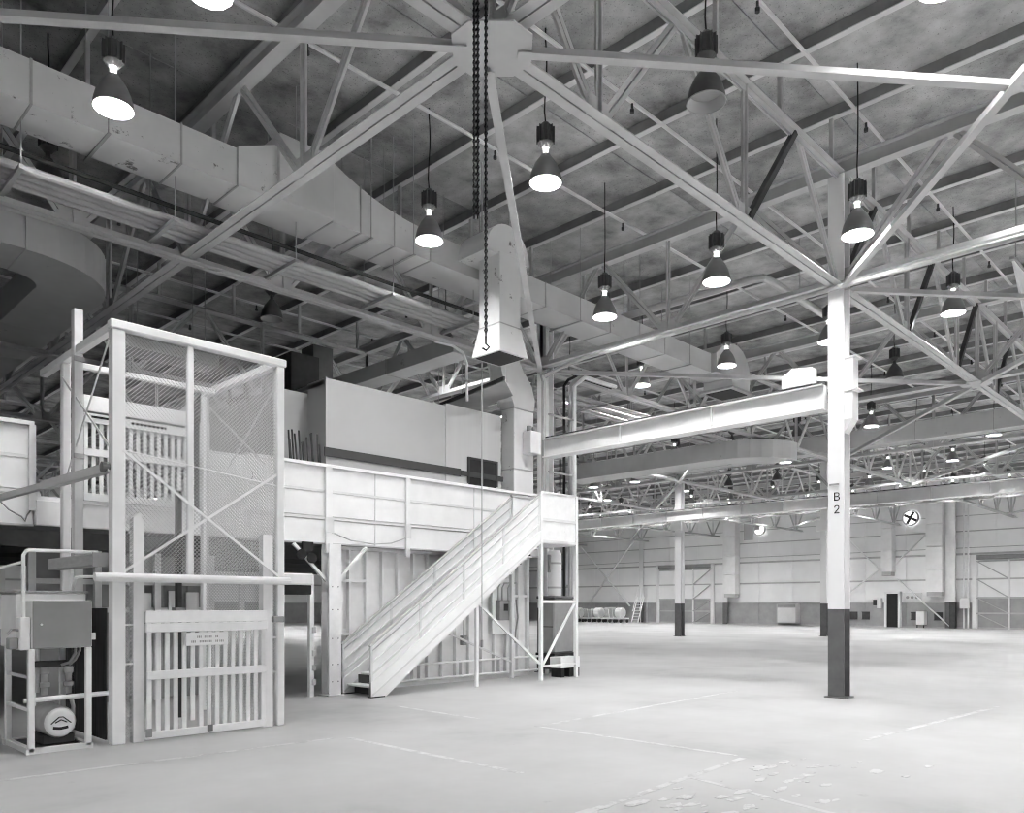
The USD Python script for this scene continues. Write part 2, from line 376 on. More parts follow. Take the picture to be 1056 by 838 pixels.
# sprinkler pipes
for k, y in enumerate((-.2, 2.4, 5.0, 7.43, 9.9, 14.6, 17.1, 19.5, 22.2)):
    t = thing('sprinkler_pipe', ['sprinkler pipe at the far upper right corner', 'second sprinkler pipe from the upper right corner under the deck', 'sprinkler pipe with small heads crossing behind the unlit hanging lamp',
              'sprinkler pipe with small heads under the deck at the centre of the ceiling', 'sprinkler pipe above the big duct with heads'][k] if k < 5 else ['first', 'second', 'third', 'fourth'][k - 5] + ' sprinkler pipe beyond the big duct in the dim ceiling over the mezzanine', 'pipe', group=None if k < 5 else 'far sprinkler pipes')
    obj('pipe', cyl((X0 + 10, y, 9.5), (46, y, 9.5), .032, 6), 'cream_paint', t)
    for i in range(14):
        x = 2.3 + 3.7 * i + (k % 2) * .6
        if seen((x, y, 9.5), 30, 34): obj('sprinkler_head', tube([(x, y, 9.48), (x, y, 9.4), (x, y, 9.38), (x, y, 9.33)], [.02, .02, .035, .035], 6), 'dark_grey', t)

# ================================================================ COLUMNS
def column(x, y, top, label, s=.27, band=1.51, cap=True):
    t = thing('steel_column', label, 'column')
    h = s / 2
    def H(z0, z1): return J(bx(x - h, x - h + .025, y - h, y + h, z0, z1), bx(x + h - .025, x + h, y - h, y + h, z0, z1), bx(x - h + .025, x + h - .025, y - .012, y + .012, z0, z1))
    obj('shaft', H(band, top), 'column_white', t); obj('dark_base_band', H(.02, band), 'column_band', t, label='black painted lower part of the column')
    obj('base_plate', cb(x - h - .05, x + h + .05, y - h - .05, y + h + .05, 0, .02, .004), 'column_band', t)
    return t
c1 = column(13.72, 5.57, 8.9, 'white steel column with black base nearest the camera, marked with a letter and a number')
for s, z in (('B', 3.36), ('2', 3.14)):
    obj('marking', text(s, .14, (13.72 - .136, 5.57 + .045, z), (0, -1, 0), (0, 0, 1)), 'ink', c1)
obj('bracket', J(bx(13.6, 13.84, 5.57 - .28, 5.57 - .135, 4.72, 5.75), prism([(5.57 - .28, 4.72), (5.57 - .135, 4.72), (5.57 - .135, 4.5)], 'x', 13.62, 13.82),
    bx(13.58, 13.86, 5.57 - .34, 5.57 - .135, 5.75, 5.78), bx(13.58, 13.86, 5.57 - .36, 5.57 - .135, 5.2, 5.23)), 'column_white', c1, label='crane bracket on the right side of the column')
obj('name_plate', bx(13.72 - .16, 13.72 - .136, 5.57 - .06, 5.57 + .1, 3.62, 3.65), 'grey_paint', c1)
c2 = column(13.9, 12.5, 8.9, 'white steel column rising behind the stair landing')
c3 = column(33.9, 21.6, 8.9, 'smaller white column with black base standing alone far across the floor', s=.34, band=1.62)
c4 = column(38.9, 16.5, 8.9, 'far white column almost hidden behind the nearest column', s=.3, band=1.62)
for c, x, y in ((c3, 33.9, 21.6), (c4, 38.9, 16.5)): obj('bracket', cb(x - .35, x - .17, y - .3, y + .3, 5.2, 5.68, .01), 'column_white', c)

# ---------------------------------------------------------------- crane girders
def girder(x, ya, yb, z0, z1, label, w=.3):
    t = thing('crane_girder', label, 'girder')
    obj('web', bx(x - .06, x + .06, ya, yb, z0 + .02, z1 - .02), 'cream_paint', t)
    obj('bottom_flange', bx(x - w / 2, x + w / 2, ya, yb, z0, z0 + .025), 'white_paint', t)
    obj('top_flange', bx(x - w / 2, x + w / 2, ya, yb, z1 - .025, z1), 'steel_paint', t)
    obj('rail', bx(x - .04, x + .04, ya, yb, z1, z1 + .06), 'dark_steel', t, label='dark crane rail on the girder')
    n = int((yb - ya) / 2)
    for k in range(1, n): obj('stiffener', bx(x - .13, x - .06, ya + (yb - ya) * k / n - .008, ya + (yb - ya) * k / n + .008, z0 + .03, z1 - .03), 'steel_paint', t)
    return t
g1 = girder(13.6, 5.75, 12.2, 4.93, 5.36, 'crane girder between the nearest column and the stair landing column')
obj('end_stop', prism([(5.95, 5.42), (6.5, 5.42), (6.5, 5.62), (6.3, 5.74), (5.95, 5.7)], 'x', 13.5, 13.7), 'white_paint', g1)
girder(33.45, -2, 48, 5.64, 6.12, 'long crane girder crossing in front of the far wall', .4)

# ================================================================ HANGING LAMPS
def lamp_proto(lit, loc, label, cordlen=.35):
    t = thing('hanging_lamp', label, 'lamp', loc)
    out = [(.235, 0), (.232, .05), (.205, .16), (.155, .27), (.105, .34), (.075, .38), (.068, .40)]
    obj('reflector', lathe(out[::1], 24), 'reflector_grey' if lit else 'lamp_dark', t, smooth=40)
    obj('reflector_lining', lathe([(r - .006, z) for r, z in out[::-1]], 24), 'lamp_lining', t, smooth=40)
    obj('rim', lathe([(.229, .004), (.238, .004), (.242, -.004), (.238, -.012), (.228, -.012), (.229, .004)], 24), 'galvanised' if not lit else 'lamp_lining', t, smooth=40)
    obj('lens', lathe([(0.0005, .12), (.1, .122), (.203, .13), (.203, .136), (.1, .13), (.0005, .13)], 24), 'lamp_lit' if lit else 'lamp_glass', t)
    obj('neck', lathe([(.0005, .39), (.06, .39), (.036, .43), (.036, .5), (.0005, .5)], 12), 'neck_lit' if lit else 'lamp_dark', t)
    bal = [(.0005, .5), (.07, .5), (.075, .52), (.115, .56), (.115, .60)]
    obj('socket_housing', lathe([(.0005, .5), (.06, .5), (.115, .56), (.0005, .57)], 14), 'lamp_dark', t)
    fins = [lathe([(.0005, .58), (.10, .58), (.10, .80), (.05, .86), (.0005, .86)], 12)]
    for k in range(12):
        a = math.pi * k / 6; c, s = math.cos(a), math.sin(a)
        fins.append(bar((.11 * c, .11 * s, .57), (.11 * c, .11 * s, .80), .006, .05, (c, s, 0)))
    obj('ballast', J(*fins), 'lamp_dark', t, label='finned dark ballast housing')
    z1 = DECK + .01 - loc[2]
    pts = [(.012 * math.sin(7 * u + loc[0]) * (0 < u < 1), .012 * math.cos(5 * u) * (0 < u < 1), .86 + (z1 - .86) * u) for u in np.linspace(0, 1, 9)]
    obj('cord', tube(pts, .011, 6), 'black_paint', t)
    return t
ZL = 7.72
LX = [3.58, 8.62, 13.5, 18.5, 22.8, 28.3, 32.9, 37.5, 42.4, 47.0, 51.5]
LY = lambda k: 2.48 + 2.635 * k
NEAR = [(0, 3, 1, 'lit hanging lamp at the upper left, in front of the big duct'),
        (1, 2, 1, 'lit hanging lamp just right of the hanging chain near the top'),
        (0, 4, 0, 'unlit hanging lamp at the left edge below the big duct'),
        (1, 3, 1, 'lit hanging lamp in front of the duct bend, left of the chain'),
        (1, 1, 0, 'big unlit hanging lamp at the top, right of the gusset plate'),
        (1, 0, 1, 'lit hanging lamp cut by the top right corner'),
        (1, 5, 0, 'unlit hanging lamp over the wire cage, left of the office'),
        (2, 1, 1, 'lit hanging lamp in front of the top of the nearest column'),
        (2, 2, 1, 'lit hanging lamp at centre right above the truss tie'),
        (2, 3, 1, 'lit hanging lamp beside the long duct at the centre'),
        (3, 1, 1, 'lit hanging lamp right of the nearest column near the edge'),
        (3, 2, 1, 'lit hanging lamp against the left edge of the nearest column'),
        (3, 3, 1, 'lit hanging lamp in front of the duct end elbow'),
        (3, 4, 1, 'lit hanging lamp just below the long duct'),
        (3, 5, 1, 'lit hanging lamp right of the column behind the stair landing'),
        (3, 6, 1, 'lit hanging lamp left of the column above the stair landing'),
        (4, 2, 0, 'unlit hanging lamp right of the nearest column')]
FAR = [(5, 3, 1), (5, 4, 0), (5, 5, 0), (5, 6, 1), (6, 2, 1), (6, 3, 0), (6, 5, 1), (6, 7, 1), (6, 9, 1), (7, 3, 1), (7, 4, 1), (7, 6, 0), (7, 7, 0), (7, 10, 1),
       (6, 11, 1), (4, 9, 1)] + [(8, k, 1) for k in range(3, 15)] + [(9, k, 1) for k in range(3, 15)] + [(10, k, 1) for k in range(4, 18)] + [(7, 8, 1), (7, 11, 1), (7, 12, 1), (6, 8, 1), (5, 8, 1)]
protos = {}
AT = {(2, 1): (12.55, 4.81, 7.3), (2, 2): (12.3, 7.1, 7.16), (2, 3): (12.6, 9.75, 7.3), (2, 5): (12.85, 14.85, 7.95), (6, 7): (32.2, 20.6, 7.65)}
def put(i, k, lit, label, group=None, dz=0):
    loc = AT.get((i, k), (LX[i] if i >= 0 else LX[0] + 5 * i, LY(k), ZL + dz))
    if (i, k) in AT: tag(stage.GetPrimAtPath(lamp_proto(lit, loc, label)), group=group)
    elif lit not in protos: protos[lit] = lamp_proto(lit, loc, label); tag(stage.GetPrimAtPath(protos[lit]), group=group)
    else: dup(protos[lit], loc, label, group)
for i, k, lit, lab in NEAR: put(i, k, lit, lab)
put(2, 5, 1, 'small lit lamp glimpsed behind the pipe bundle above the office')
for i, k, lit in FAR:
    n = sum(1 for a in FAR if a[0] == i and a[1] > k)
    row = 'in the lamp row nearest the far wall' if i == 10 else f'in the {ORD[10 - i]} lamp row from the far wall'
    put(i, k, lit, ('small lit lamp, ' if lit else 'small dark unlit lamp, ') + ORD[n] + ' from left ' + row, 'far hanging lamps')
# the same lamps go on outside the picture, to the right of it and behind the camera
off = thing('lamp_grid', 'rows of the same lamps going on outside the picture', 'lamps', kind='stuff')
hulls, lenses, shown = [], [], {(n[0], n[1]) for n in NEAR + FAR}
for i in range(-3, 11):
    for k in range(-6, 20):
        x = LX[i] if i >= 0 else LX[0] + 4.95 * i; y = LY(k)
        if (i, k) in shown: continue
        hid = i in (3, 4, 5) and k >= 11     # beyond the mezzanine
        if y > Y1 - 1 or x < X0 + 1 or y > 10 and x < 20 and not hid: continue
        d = x * CS + y * SN
        if not hid and d > .5 and -25 < PX0 + PXF * (x * SN - y * CS) / d < 1081 and HOR - PXF * (ZL + 1 - EYE) / d > -90: continue
        if math.hypot(x, y) < 6.5 or x < 3 and y > 9: continue
        hulls.append(lathe([(.235, 0), (.205, .16), (.155, .27), (.075, .38), (.1, .5), (.1, .86), (.0005, .86)], 12, (x, y, ZL)))
        hulls.append(cyl((x, y, ZL + .86), (x, y, DECK - .002), .011, 4)); lenses.append(lathe([(.0005, .11), (.203, .13), (.0005, .136)], 12, (x, y, ZL)))
obj('reflector', J(*hulls), 'lamp_dark', off, kind='stuff'); obj('lens', J(*lenses), 'lamp_lit', off, kind='stuff')
print('off-frame lamps', len(lenses))

# ================================================================ DUCTS
def rect_duct(path, w, h, m, t, name='duct_section', gap=.012):
    """straight run of sections along x or y, each slightly proud at its seams; path = [(x,y,zmid), ...]"""
    for a, b in zip(path[:-1], path[1:]):
        a, b = np.array(a, float), np.array(b, float)
        obj(name, bar(a, b, w, h), m, t)
        d = (b - a) / np.linalg.norm(b - a)
        obj('seam', bar(b - d * .014, b + d * .014, w + .024, h + .024), 'galvanised', t)
t = thing('main_duct', 'long pale rectangular duct crossing the ceiling from upper left to centre right', 'duct')
yc, zc = 11.46, 8.03
rect_duct([(-8, yc, zc), (-4, yc, zc), (-1.3, yc, zc), (1.3, yc, zc), (2.86, yc, zc), (4.72, yc, zc), (5.55, yc, zc)], .75, .55, 'duct_peeling', t)
# swollen transition piece next to the nearest truss
obj('transition_box', cb(6.18, 7.15, 10.98, 11.95, 7.76, 8.77, .01), 'duct', t)
obj('transition_box', prism([(5.55, 7.76), (6.18, 7.75), (6.18, 8.6), (5.55, 8.32)], 'y', 11.05, 11.9), 'duct_peeling', t)
prof = [(7.15, 7.76), (10.1, 7.76), (10.1, 8.26), (9.24, 8.28)] + [(7.15 + 2.1 * (1 - u), 8.28 + .46 * u ** 2.2) for u in np.linspace(.1, 1, 8)]
obj('transition_piece', prism(prof, 'y', 11.06, 11.86), 'duct', t)
for x, z1 in ((7.15, 8.75), (7.7, 8.55), (8.4, 8.38), (9.2, 8.29)): obj('seam', bx(x - .012, x + .012, 11.045, 11.875, 7.745, z1), 'galvanised', t)
rect_duct([(10.1, yc, 8.01), (12.3, yc, 8.01), (14.5, yc, 8.01), (16.7, yc, 8.01), (18.9, yc, 8.01)], .79, .50, 'duct', t)
# end elbow turning down with a dark mouth
el = [(18.9, 7.76), (18.9, 8.26), (19.25, 8.55)] + [(19.9 + .79 * math.cos(a), 7.94 + .75 * math.sin(a)) for a in np.linspace(1.9, -.15, 9)] + [(20.68, 7.52), (19.7, 7.52), (19.7, 7.76)]
obj('end_elbow', prism(el, 'y', 10.9, 11.77), 'duct', t)
obj('elbow_flange', bx(19.6, 20.8, 10.82, 11.84, 7.46, 7.52), 'galvanised', t)
obj('duct_mouth', bx(19.75, 20.63, 10.95, 11.72, 7.445, 7.47), 'black_paint', t, label='dark open mouth of the duct')
for x in (.66, 2.4, 3.74, 7.9, 8.8, 11.2, 13.4, 15.6, 17.8):
    for y in (11.03, 11.89): obj('hanger_rod', cyl((x, y, 7.74), (x, y, DECK), .009, 5), 'pipe', t)
    obj('hanger_strap', bx(x - .02, x + .02, 10.99, 11.93, 7.715, 7.735), 'pipe', t)
# branch drop with round elbow and flared mouth
t = thing('drop_duct', 'pale vertical duct with flared mouth hanging from the long duct behind the chain', 'duct')
arc = [(10.43 + .56 * math.cos(a), 7.96 + .6 * math.sin(a)) for a in np.linspace(math.pi, 0, 16)]
obj('elbow', prism(arc, 'y', 10.3, 11.065), 'duct_peeling', t, label='round topped elbow with peeling paint')
obj('duct_body', cb(10.16, 10.71, 10.25, 10.8, 6.7, 8.0, .012), 'duct_peeling', t)
def frustum(x0, x1, y0, y1, za, e, zb):
    v = np.array([[x0 - e, y0 - e, zb], [x1 + e, y0 - e, zb], [x1 + e, y1 + e, zb], [x0 - e, y1 + e, zb], [x0, y0, za], [x1, y0, za], [x1, y1, za], [x0, y1, za]]); return v, BQ
obj('flare', frustum(10.16, 10.71, 10.25, 10.8, 6.7, .095, 6.16), 'duct_peeling', t)
obj('mouth', bx(10.12, 10.75, 10.21, 10.84, 6.15, 6.162), 'black_paint', t, label='dark open mouth')
obj('seam', bx(10.15, 10.72, 10.24, 10.81, 6.69, 6.71), 'galvanised', t)
# lower bent duct running down to the mezzanine
t = thing('bent_duct', 'pale peeling duct bending down beside the column to the stair landing', 'duct')
obj('shaft', cb(12.66, 13.3, 12.32, 12.72, 3.06, 5.95, .01), 'duct_peeling', t)
bend = [(12.66, 5.95), (13.3, 5.95), (13.32, 6.2), (13.22, 6.5), (13.0, 6.75), (12.4, 6.78), (12.42, 6.35), (12.6, 6.1)]
obj('bend', prism(bend, 'y', 12.3, 12.74), 'duct', t)
obj('upper_run', prism([(12.4, 6.30), (13.0, 6.75), (12.7, 7.2), (12.1, 7.25)], 'y', 12.32, 12.72), 'duct', t)
for z in (4.6, 5.95): obj('seam', bx(12.64, 13.32, 12.3, 12.74, z - .012, z + .012), 'galvanised', t)
# curved duct at far left
t = thing('elbow_duct', 'wide grey duct turning a corner at the left edge under the dark ceiling', 'duct')
zb, hh = 7.1, .62
def arcpt(r, a): return (3.55 + r * math.cos(a), 15.65 + r * math.sin(a))
N_ = 10; ro, ri = 1.62, .55
for k in range(N_):
    a0, a1 = -math.pi / 2 + math.pi / 2 * k / N_, -math.pi / 2 + math.pi / 2 * (k + 1) / N_
    obj('elbow_gore', prism([arcpt(ri, a0), arcpt(ro, a0), arcpt(ro, a1), arcpt(ri, a1)], 'z', zb, zb + hh), 'duct', t)
obj('duct_section', bx(-4, 3.54, 15.65 - ro, 15.65 - ri, zb + .01, zb + hh - .01), 'duct', t)
for x in (3.1, 2.4, 1.0): obj('seam', bx(x - .014, x + .014, 15.65 - ro - .012, 15.65 - ri + .012, zb - .004, zb + hh + .004), 'dark_grey', t)
for k in range(6):
    obj('duct_section', bx(3.55 + ri, 3.55 + ro, 15.66 + 2.4 * k, 15.66 + 2.4 * k + 2.385, zb + .01, zb + hh - .01), 'duct', t)
t = thing('flat_duct', 'short pale duct with a round nose in the dim ceiling above the wire cage', 'duct')
obj('duct_section', bx(5.9, 7.9, 16.6, 17.3, 6.75, 7.2), 'duct', t)
[obj('hanger_rod', cyl((x, y, 7.2), (x, y, DECK), .009, 5), 'pipe', t) for x in (6.2, 7.6) for y in (16.65, 17.25)]
obj('duct_lip', bx(5.88, 7.92, 16.58, 17.32, 6.96, 6.99), 'galvanised', t)
t = thing('office_duct', 'pale rectangular duct running back over the office box', 'duct')
rect_duct([(11.65, 12.9, 7.2), (11.65, 15.3, 7.2), (11.65, 17.7, 7.2), (11.65, 20, 7.2)], .55, .35, 'duct', t)
t = thing('cross_duct', 'wide pale duct crossing the hall beyond the nearest column', 'duct')
rect_duct([(30, 2.2, 7.62), (30, 4.6, 7.62), (30, 7, 7.62), (30, 9.4, 7.62), (30, 11.8, 7.62), (30, 14.2, 7.62), (30, 16.6, 7.62), (30, 19, 7.62), (30, 21.4, 7.62)], .7, .62, 'duct', t)
t = thing('far_elbow_duct', 'pale duct curving between the lamps under the near crane girder', 'duct')
ro2 = 1.9
for k in range(8):
    a0, a1 = math.pi * .5 * k / 8, math.pi * .5 * (k + 1) / 8
    q = lambda r, a: (25.2 - r * math.cos(a), 11.6 - r * math.sin(a) + 1.9)
    obj('elbow_gore', prism([q(.8, a0), q(ro2, a0), q(ro2, a1), q(.8, a1)], 'z', 6.3, 6.88), 'duct', t)
[obj('hanger_rod', cyl((x, y, 6.87), (x, y, DECK), .012, 5), 'pipe', t) for x in (23.4, 24.3) for y in (14.5, 18.5)]
obj('duct_section', bx(23.3, 24.4, 13.5, 20, 6.31, 6.87), 'duct', t)
# white vertical shafts standing against the far wall
for ya, yb, z0, lab in ((48.0, 48.8, 3.4, 'white vertical duct at the left end of the far wall behind the landing'), (31.35, 32.35, 2.4, 'white vertical duct on the far wall right of the braced door'), (19.6, 20.3, 3.8, 'white vertical duct above the black doorway on the far wall'), (16.45, 17.45, 2.4, 'wide white vertical duct on the far wall beside the corner post')):
    t = thing('wall_duct', lab, 'duct')
    zz = z0
    while zz < 8.6:
        obj('duct_section', bx(57.1, 57.88, ya, yb, zz, min(zz + 1.5, 8.7) - .03), 'white_paint', t); zz += 1.5
    obj('grille', bx(57.15, 57.85, ya + .05, yb - .05, z0 - .28, z0 - .005), 'girt', t)

# ================================================================ PIPES
t = thing('pipe_bundle', 'bundle of parallel pale pipes on trapeze hangers crossing the upper left', 'pipes')
for k in range(4): obj('pipe', cyl((-6, 11.70 + .175 * k, 7.22), (12.0, 11.70 + .175 * k, 7.22), .055, 10), 'pipe', t)
obj('black_pipe', cyl((-6, 11.55, 7.34), (12.0, 11.55, 7.34), .035, 8), 'black_paint', t, label='thin black pipe above the bundle')
for k in range(8):
    x = -3 + 1.95 * k
    obj('trapeze', bx(x - .03, x + .03, 11.45, 12.55, 7.1, 7.155), 'pipe', t)
    for y in (11.48, 12.38): obj('hanger_rod', cyl((x, y, 7.12), (x, y, DECK), .009, 5), 'pipe', t)
t = thing('bent_conduit', 'white conduit bending down over the office roof', 'conduit')
obj('pipe', tube([(10.6, 12.6, 7.0), (11.0, 12.5, 6.98), (11.3, 12.5, 6.9), (11.4, 12.5, 6.7), (11.42, 12.5, 5.9)], .03, 8), 'white_paint', t)
obj('clip', bx(11.38, 11.46, 12.46, 12.54, 6.3, 6.34), 'galvanised', t)
t = thing('bent_roof_pipe', 'fat pale pipe turning a corner below the deck right of the centre lamp', 'pipe')
obj('pipe', tube([(15.5, 14, 8.5), (15.7, 9.0, 8.5), (15.72, 8.2, 8.5), (15.8, 8.02, 8.5), (16.1, 7.98, 8.5), (19.2, 8.0, 8.5)], .085, 10), 'steel_paint', t)
for x, y in ((15.6, 11.5), (17.5, 7.99)): obj('hanger_rod', cyl((x, y, 8.58), (x, y, DECK), .009, 5), 'pipe', t)
t = thing('pale_panel', 'pale tilted panel hanging among the trusses at the right edge', 'panel')
obj('sheet', prism([(17.2, 8.0), (18.9, 8.0), (18.9, 6.75), (18.1, 7.2)], 'y', 3.72, 3.76), 'white_paint', t); obj('frame', bx(17.1, 19.0, 3.7, 3.78, 8.0, 8.06), 'pipe', t)
for x in (17.4, 18.8): obj('hanger_rod', cyl((x, 3.74, 8.06), (x, 3.74, DECK), .012, 5), 'pipe', t)
t = thing('tray_run', 'bunched thin pipes and trays running away under the long duct', 'pipes')
for k in range(6): obj('pipe', cyl((13.9, 12.75 + .2 * k, 6.8 + .03 * (k % 2)), (23, 12.75 + .2 * k, 6.8 + .03 * (k % 2)), .03 + .012 * (k % 3), 6), 'pipe', t)
for k in range(4): obj('trapeze', bx(14.4 + 2 * k, 14.46 + 2 * k, 12.6, 13.95, 6.72, 6.76), 'pipe', t)
t = thing('riser_conduits', 'pipes and conduits climbing the column behind the stair landing', 'conduit')
for dx, dy, r, m in ((-.32, -.1, .028, 'pipe'), (.30, -.22, .035, 'black_paint'), (.40, -.32, .05, 'pipe'), (.5, -.36, .05, 'white_paint')):
    obj('pipe', tube([(13.9 + dx, 12.4 + dy, .3), (13.9 + dx, 12.4 + dy, 6.7), (13.9 + dx * 1.3, 12.4 + dy * 1.2, 6.85), (14.3 + dx, 12.4 + dy, 7.0), (16, 12.4 + dy, 7.0)], r, 8), m, t)
for z in (3.6, 4.6, 5.9): obj('clamp', bx(13.5, 14.45, 12.02, 12.06, z - .02, z + .02), 'galvanised', t)
cbx = thing('control_box', 'pale control box with two round fittings on the column above the stair landing', 'box')
obj('body', cb(12.92, 13.25, 12.05, 12.32, 4.95, 5.45, .015), 'cream_paint', cbx)
obj('round_fitting', J(cyl((13.0, 12.18, 5.45), (13.0, 12.18, 5.57), .06), cyl((13.17, 12.18, 5.45), (13.17, 12.18, 5.57), .06)), 'grey_paint', cbx)
t = thing('long_tie_pipe', 'thin curved pale pipe sweeping from the landing column to the nearest column top', 'pipe')
obj('pipe', tube([(13.45, 12.1, 6.75), (13.45, 11.7, 6.86), (13.45, 11, 6.93), (13.45, 9, 6.93), (13.45, 5.9, 6.93), (13.45, -2, 6.93)], .045, 8), 'steel_paint', t)

# ---- chain
def links(p0, p1, pitch=.03, r=.0085, w=.024):
    out = []; n = int(abs(p1[2] - p0[2]) / pitch)
    for k in range(n):
        z = p0[2] - pitch * k; a = k % 2
        d = np.array([1, -.9, 0]) / 1.345 if a else np.array([.9, 1, 0]) / 1.345
        c = np.array([p0[0], p0[1], z])
        pts = [c + d * w * .5 * math.cos(q) + np.array([0, 0, pitch * .78 * math.sin(q)]) for q in np.linspace(0, 2 * math.pi, 7)]
        out.append(tube(pts, r, 3, False))
    return J(*out)
t = thing('hoist_chain', 'dark hoist chain hanging in two strands at the top centre', 'chain')
obj('chain_strand', links((4.985, 5.36, 9.65), (4.985, 5.36, 5.1)), 'chain', t)
obj('chain_strand', links((5.005, 5.335, 9.65), (5.005, 5.335, 5.1)), 'chain', t)
obj('chain_strand', links((5.045, 5.27, 9.65), (5.045, 5.27, 4.03)), 'chain', t)
obj('chain_hook', tube([(5.045, 5.27, 4.05), (5.045, 5.27, 3.98), (5.07, 5.25, 3.95), (5.05, 5.27, 3.92), (5.02, 5.29, 3.94)], .009, 6), 'chain', t)
obj('trolley', cb(3.9, 5.9, 5.25, 5.39, 9.62, 9.75, .01), 'dark_steel', t)

# ================================================================ MEZZANINE
FY = 12.1
mz = thing('mezzanine', 'white sheeted mezzanine front with battens and a level top rail behind the stairs', 'mezzanine')
cols = [-6, -3, .2, 3.15, 6.2, 7.74, 8.75, 9.49, 11.24, 13.25]
rows = [(2.67, 3.06), (3.14, 3.55), (3.6, 3.99)]
for a, b in zip(cols[:-1], cols[1:]):
    for z0, z1 in rows:
        if a == 3.15 and z0 > 3: continue        # gap at the lift's upper gate
        obj('fascia_panel', bx(a + .006, b - .006, FY, FY + .05, z0, z1), 'white_paint', mz)
    if a == 3.15: continue
    for z in (3.1, 3.575): obj('fascia_rail', bx(a, b, FY - .012, FY + .05, z - .022, z + .022), 'cream_paint', mz)
    obj('top_rail', bx(a, b, FY - .05, FY + .1, 3.995, 4.05), 'white_paint', mz)
    obj('fascia_backing', bx(a, b, FY + .05, FY + .08, 2.67, 4.0), 'cream_paint', mz)
    obj('bottom_edge', bx(a, b, FY - .02, FY + .1, 2.645, 2.67), 'girt', mz)
for x, w in ((3.13, .08), (6.22, .08), (7.74, .13), (9.49, .09)):
    obj('batten', bx(x - w / 2, x + w / 2, FY - .05, FY, 2.5 if w > .085 else 2.9, 4.0), 'white_paint', mz)
    obj('bolt_plate', bx(x - w * .65, x + w * .65, FY - .065, FY - .05, 2.85, 3.12), 'cream_paint', mz)
for x in (11.24, 8.75): obj('thin_batten', bx(x - .015, x + .015, FY - .01, FY, 2.67, 3.99), 'cream_paint', mz)
obj('floor_plate', bx(-8, 13.25, FY + .06, 20.2, 2.7, 2.92), 'mid_grey', mz)
for y in (13.4, 15.1, 16.8, 18.5, 20.1): obj('joist', bx(-8, 13.25, y - .05, y + .05, 2.45, 2.7), 'mid_grey', mz)
obj('painted_ring', J(*[bar((6.19 + .13 * math.cos(a), FY - .004, 3.7 + .13 * math.sin(a)), (6.19 + .13 * math.cos(a + .3), FY - .004, 3.7 + .13 * math.sin(a + .3)), .006, .02, (0, 1, 0)) for a in np.arange(0, 6.28, .2618)]), 'box_grey', mz)
# posts below
for x, y in ((7.76, 12.02), (7.1, 19.9), (2.75, 13.0)):
    t = thing('mezzanine_post', 'white mezzanine post with bolt holes at the foot of the stairs' if y == 12.02 else 'white post deep under the mezzanine seen through the gap beside the cage' if y > 15 else 'white post under the mezzanine next to the pale door left of the cage', 'column')
    h = .125
    obj('post', J(bx(x - h, x + h, y - h, y - h + .02, .02, 2.645), bx(x - h, x + h, y + h - .02, y + h, .02, 2.645), bx(x - .012, x + .012, y - h + .02, y + h - .02, .02, 2.645)), 'white_worn', t)
    obj('base_plate', bx(x - .17, x + .17, y - .17, y + .17, 0, .02), 'cream_paint', t)
    if y == 12.02:
        for s in (-1, 1): obj('knee_brace', bar((x + s * .12, y + .03 * s, 2.0), (x + s * .76, y + .03 * s, 2.62), .05, .05), 'white_paint', t)
        for z in (.25, .55, 1.0, 1.5, 1.9): obj('bolt', J(*[cyl((x + dx, y - h - .008, z), (x + dx, y - h, z), .012, 6) for dx in (-.06, .06)]), 'grey_paint', t)
t = thing('rail_post', 'slim white door post beside the mezzanine post with hinges', 'post')
obj('post', bx(7.36, 7.44, 12.06, 12.14, 0, 2.1), 'white_worn', t)
for z in (.25, .5, .75, 1.15): obj('hinge', bx(7.40, 7.47, 12.04, 12.06, z - .05, z + .05), 'girt', t)
# stud wall under the mezzanine
sw = thing('stud_wall', 'white sheet wall with exposed vertical studs under the mezzanine behind the stairs', 'wall panel')
WY = 12.34
x = 7.95
while x < 13.0:
    obj('sheet', bx(x + .004, min(x + .37, 13.05) - .004, WY + .02, WY + .04, .05, 2.64), 'white_worn', sw)
    obj('stud', bx(x - .02, x + .02, WY - .07, WY + .02, .08, 2.64), 'white_paint', sw); x += .37
obj('end_stud', bx(13.03, 13.1, WY - .07, WY + .05, 0, 2.64), 'white_paint', sw)
obj('sill', bx(7.9, 13.1, WY - .08, WY + .05, 0, .08), 'cream_paint', sw)
obj('top_plate', bx(7.9, 13.1, WY - .08, WY + .05, 2.58, 2.645), 'cream_paint', sw)
obj('nogging', bx(7.95, 8.78, WY - .06, WY + .02, 2.0, 2.05), 'white_paint', sw); obj('nogging', bx(7.95, 8.4, WY - .06, WY + .02, 1.03, 1.08), 'white_paint', sw)
obj('nogging', bx(10.3, 13.05, WY - .06, WY + .02, 1.75, 1.8), 'white_paint', sw)
obj('backing', bx(7.95, 13.05, WY + .04, WY + .06, .02, 2.64), 'cream_paint', sw)
for z in (.12, .42): obj('bottom_pipe', cyl((9.3, WY - .14, z), (13.3, WY - .14, z), .025, 8), 'white_paint', sw)
for x in (9.9, 11.0, 12.1): obj('pipe_clip', bx(x - .02, x + .02, WY - .16, WY - .06, .1, .45), 'white_paint', sw)
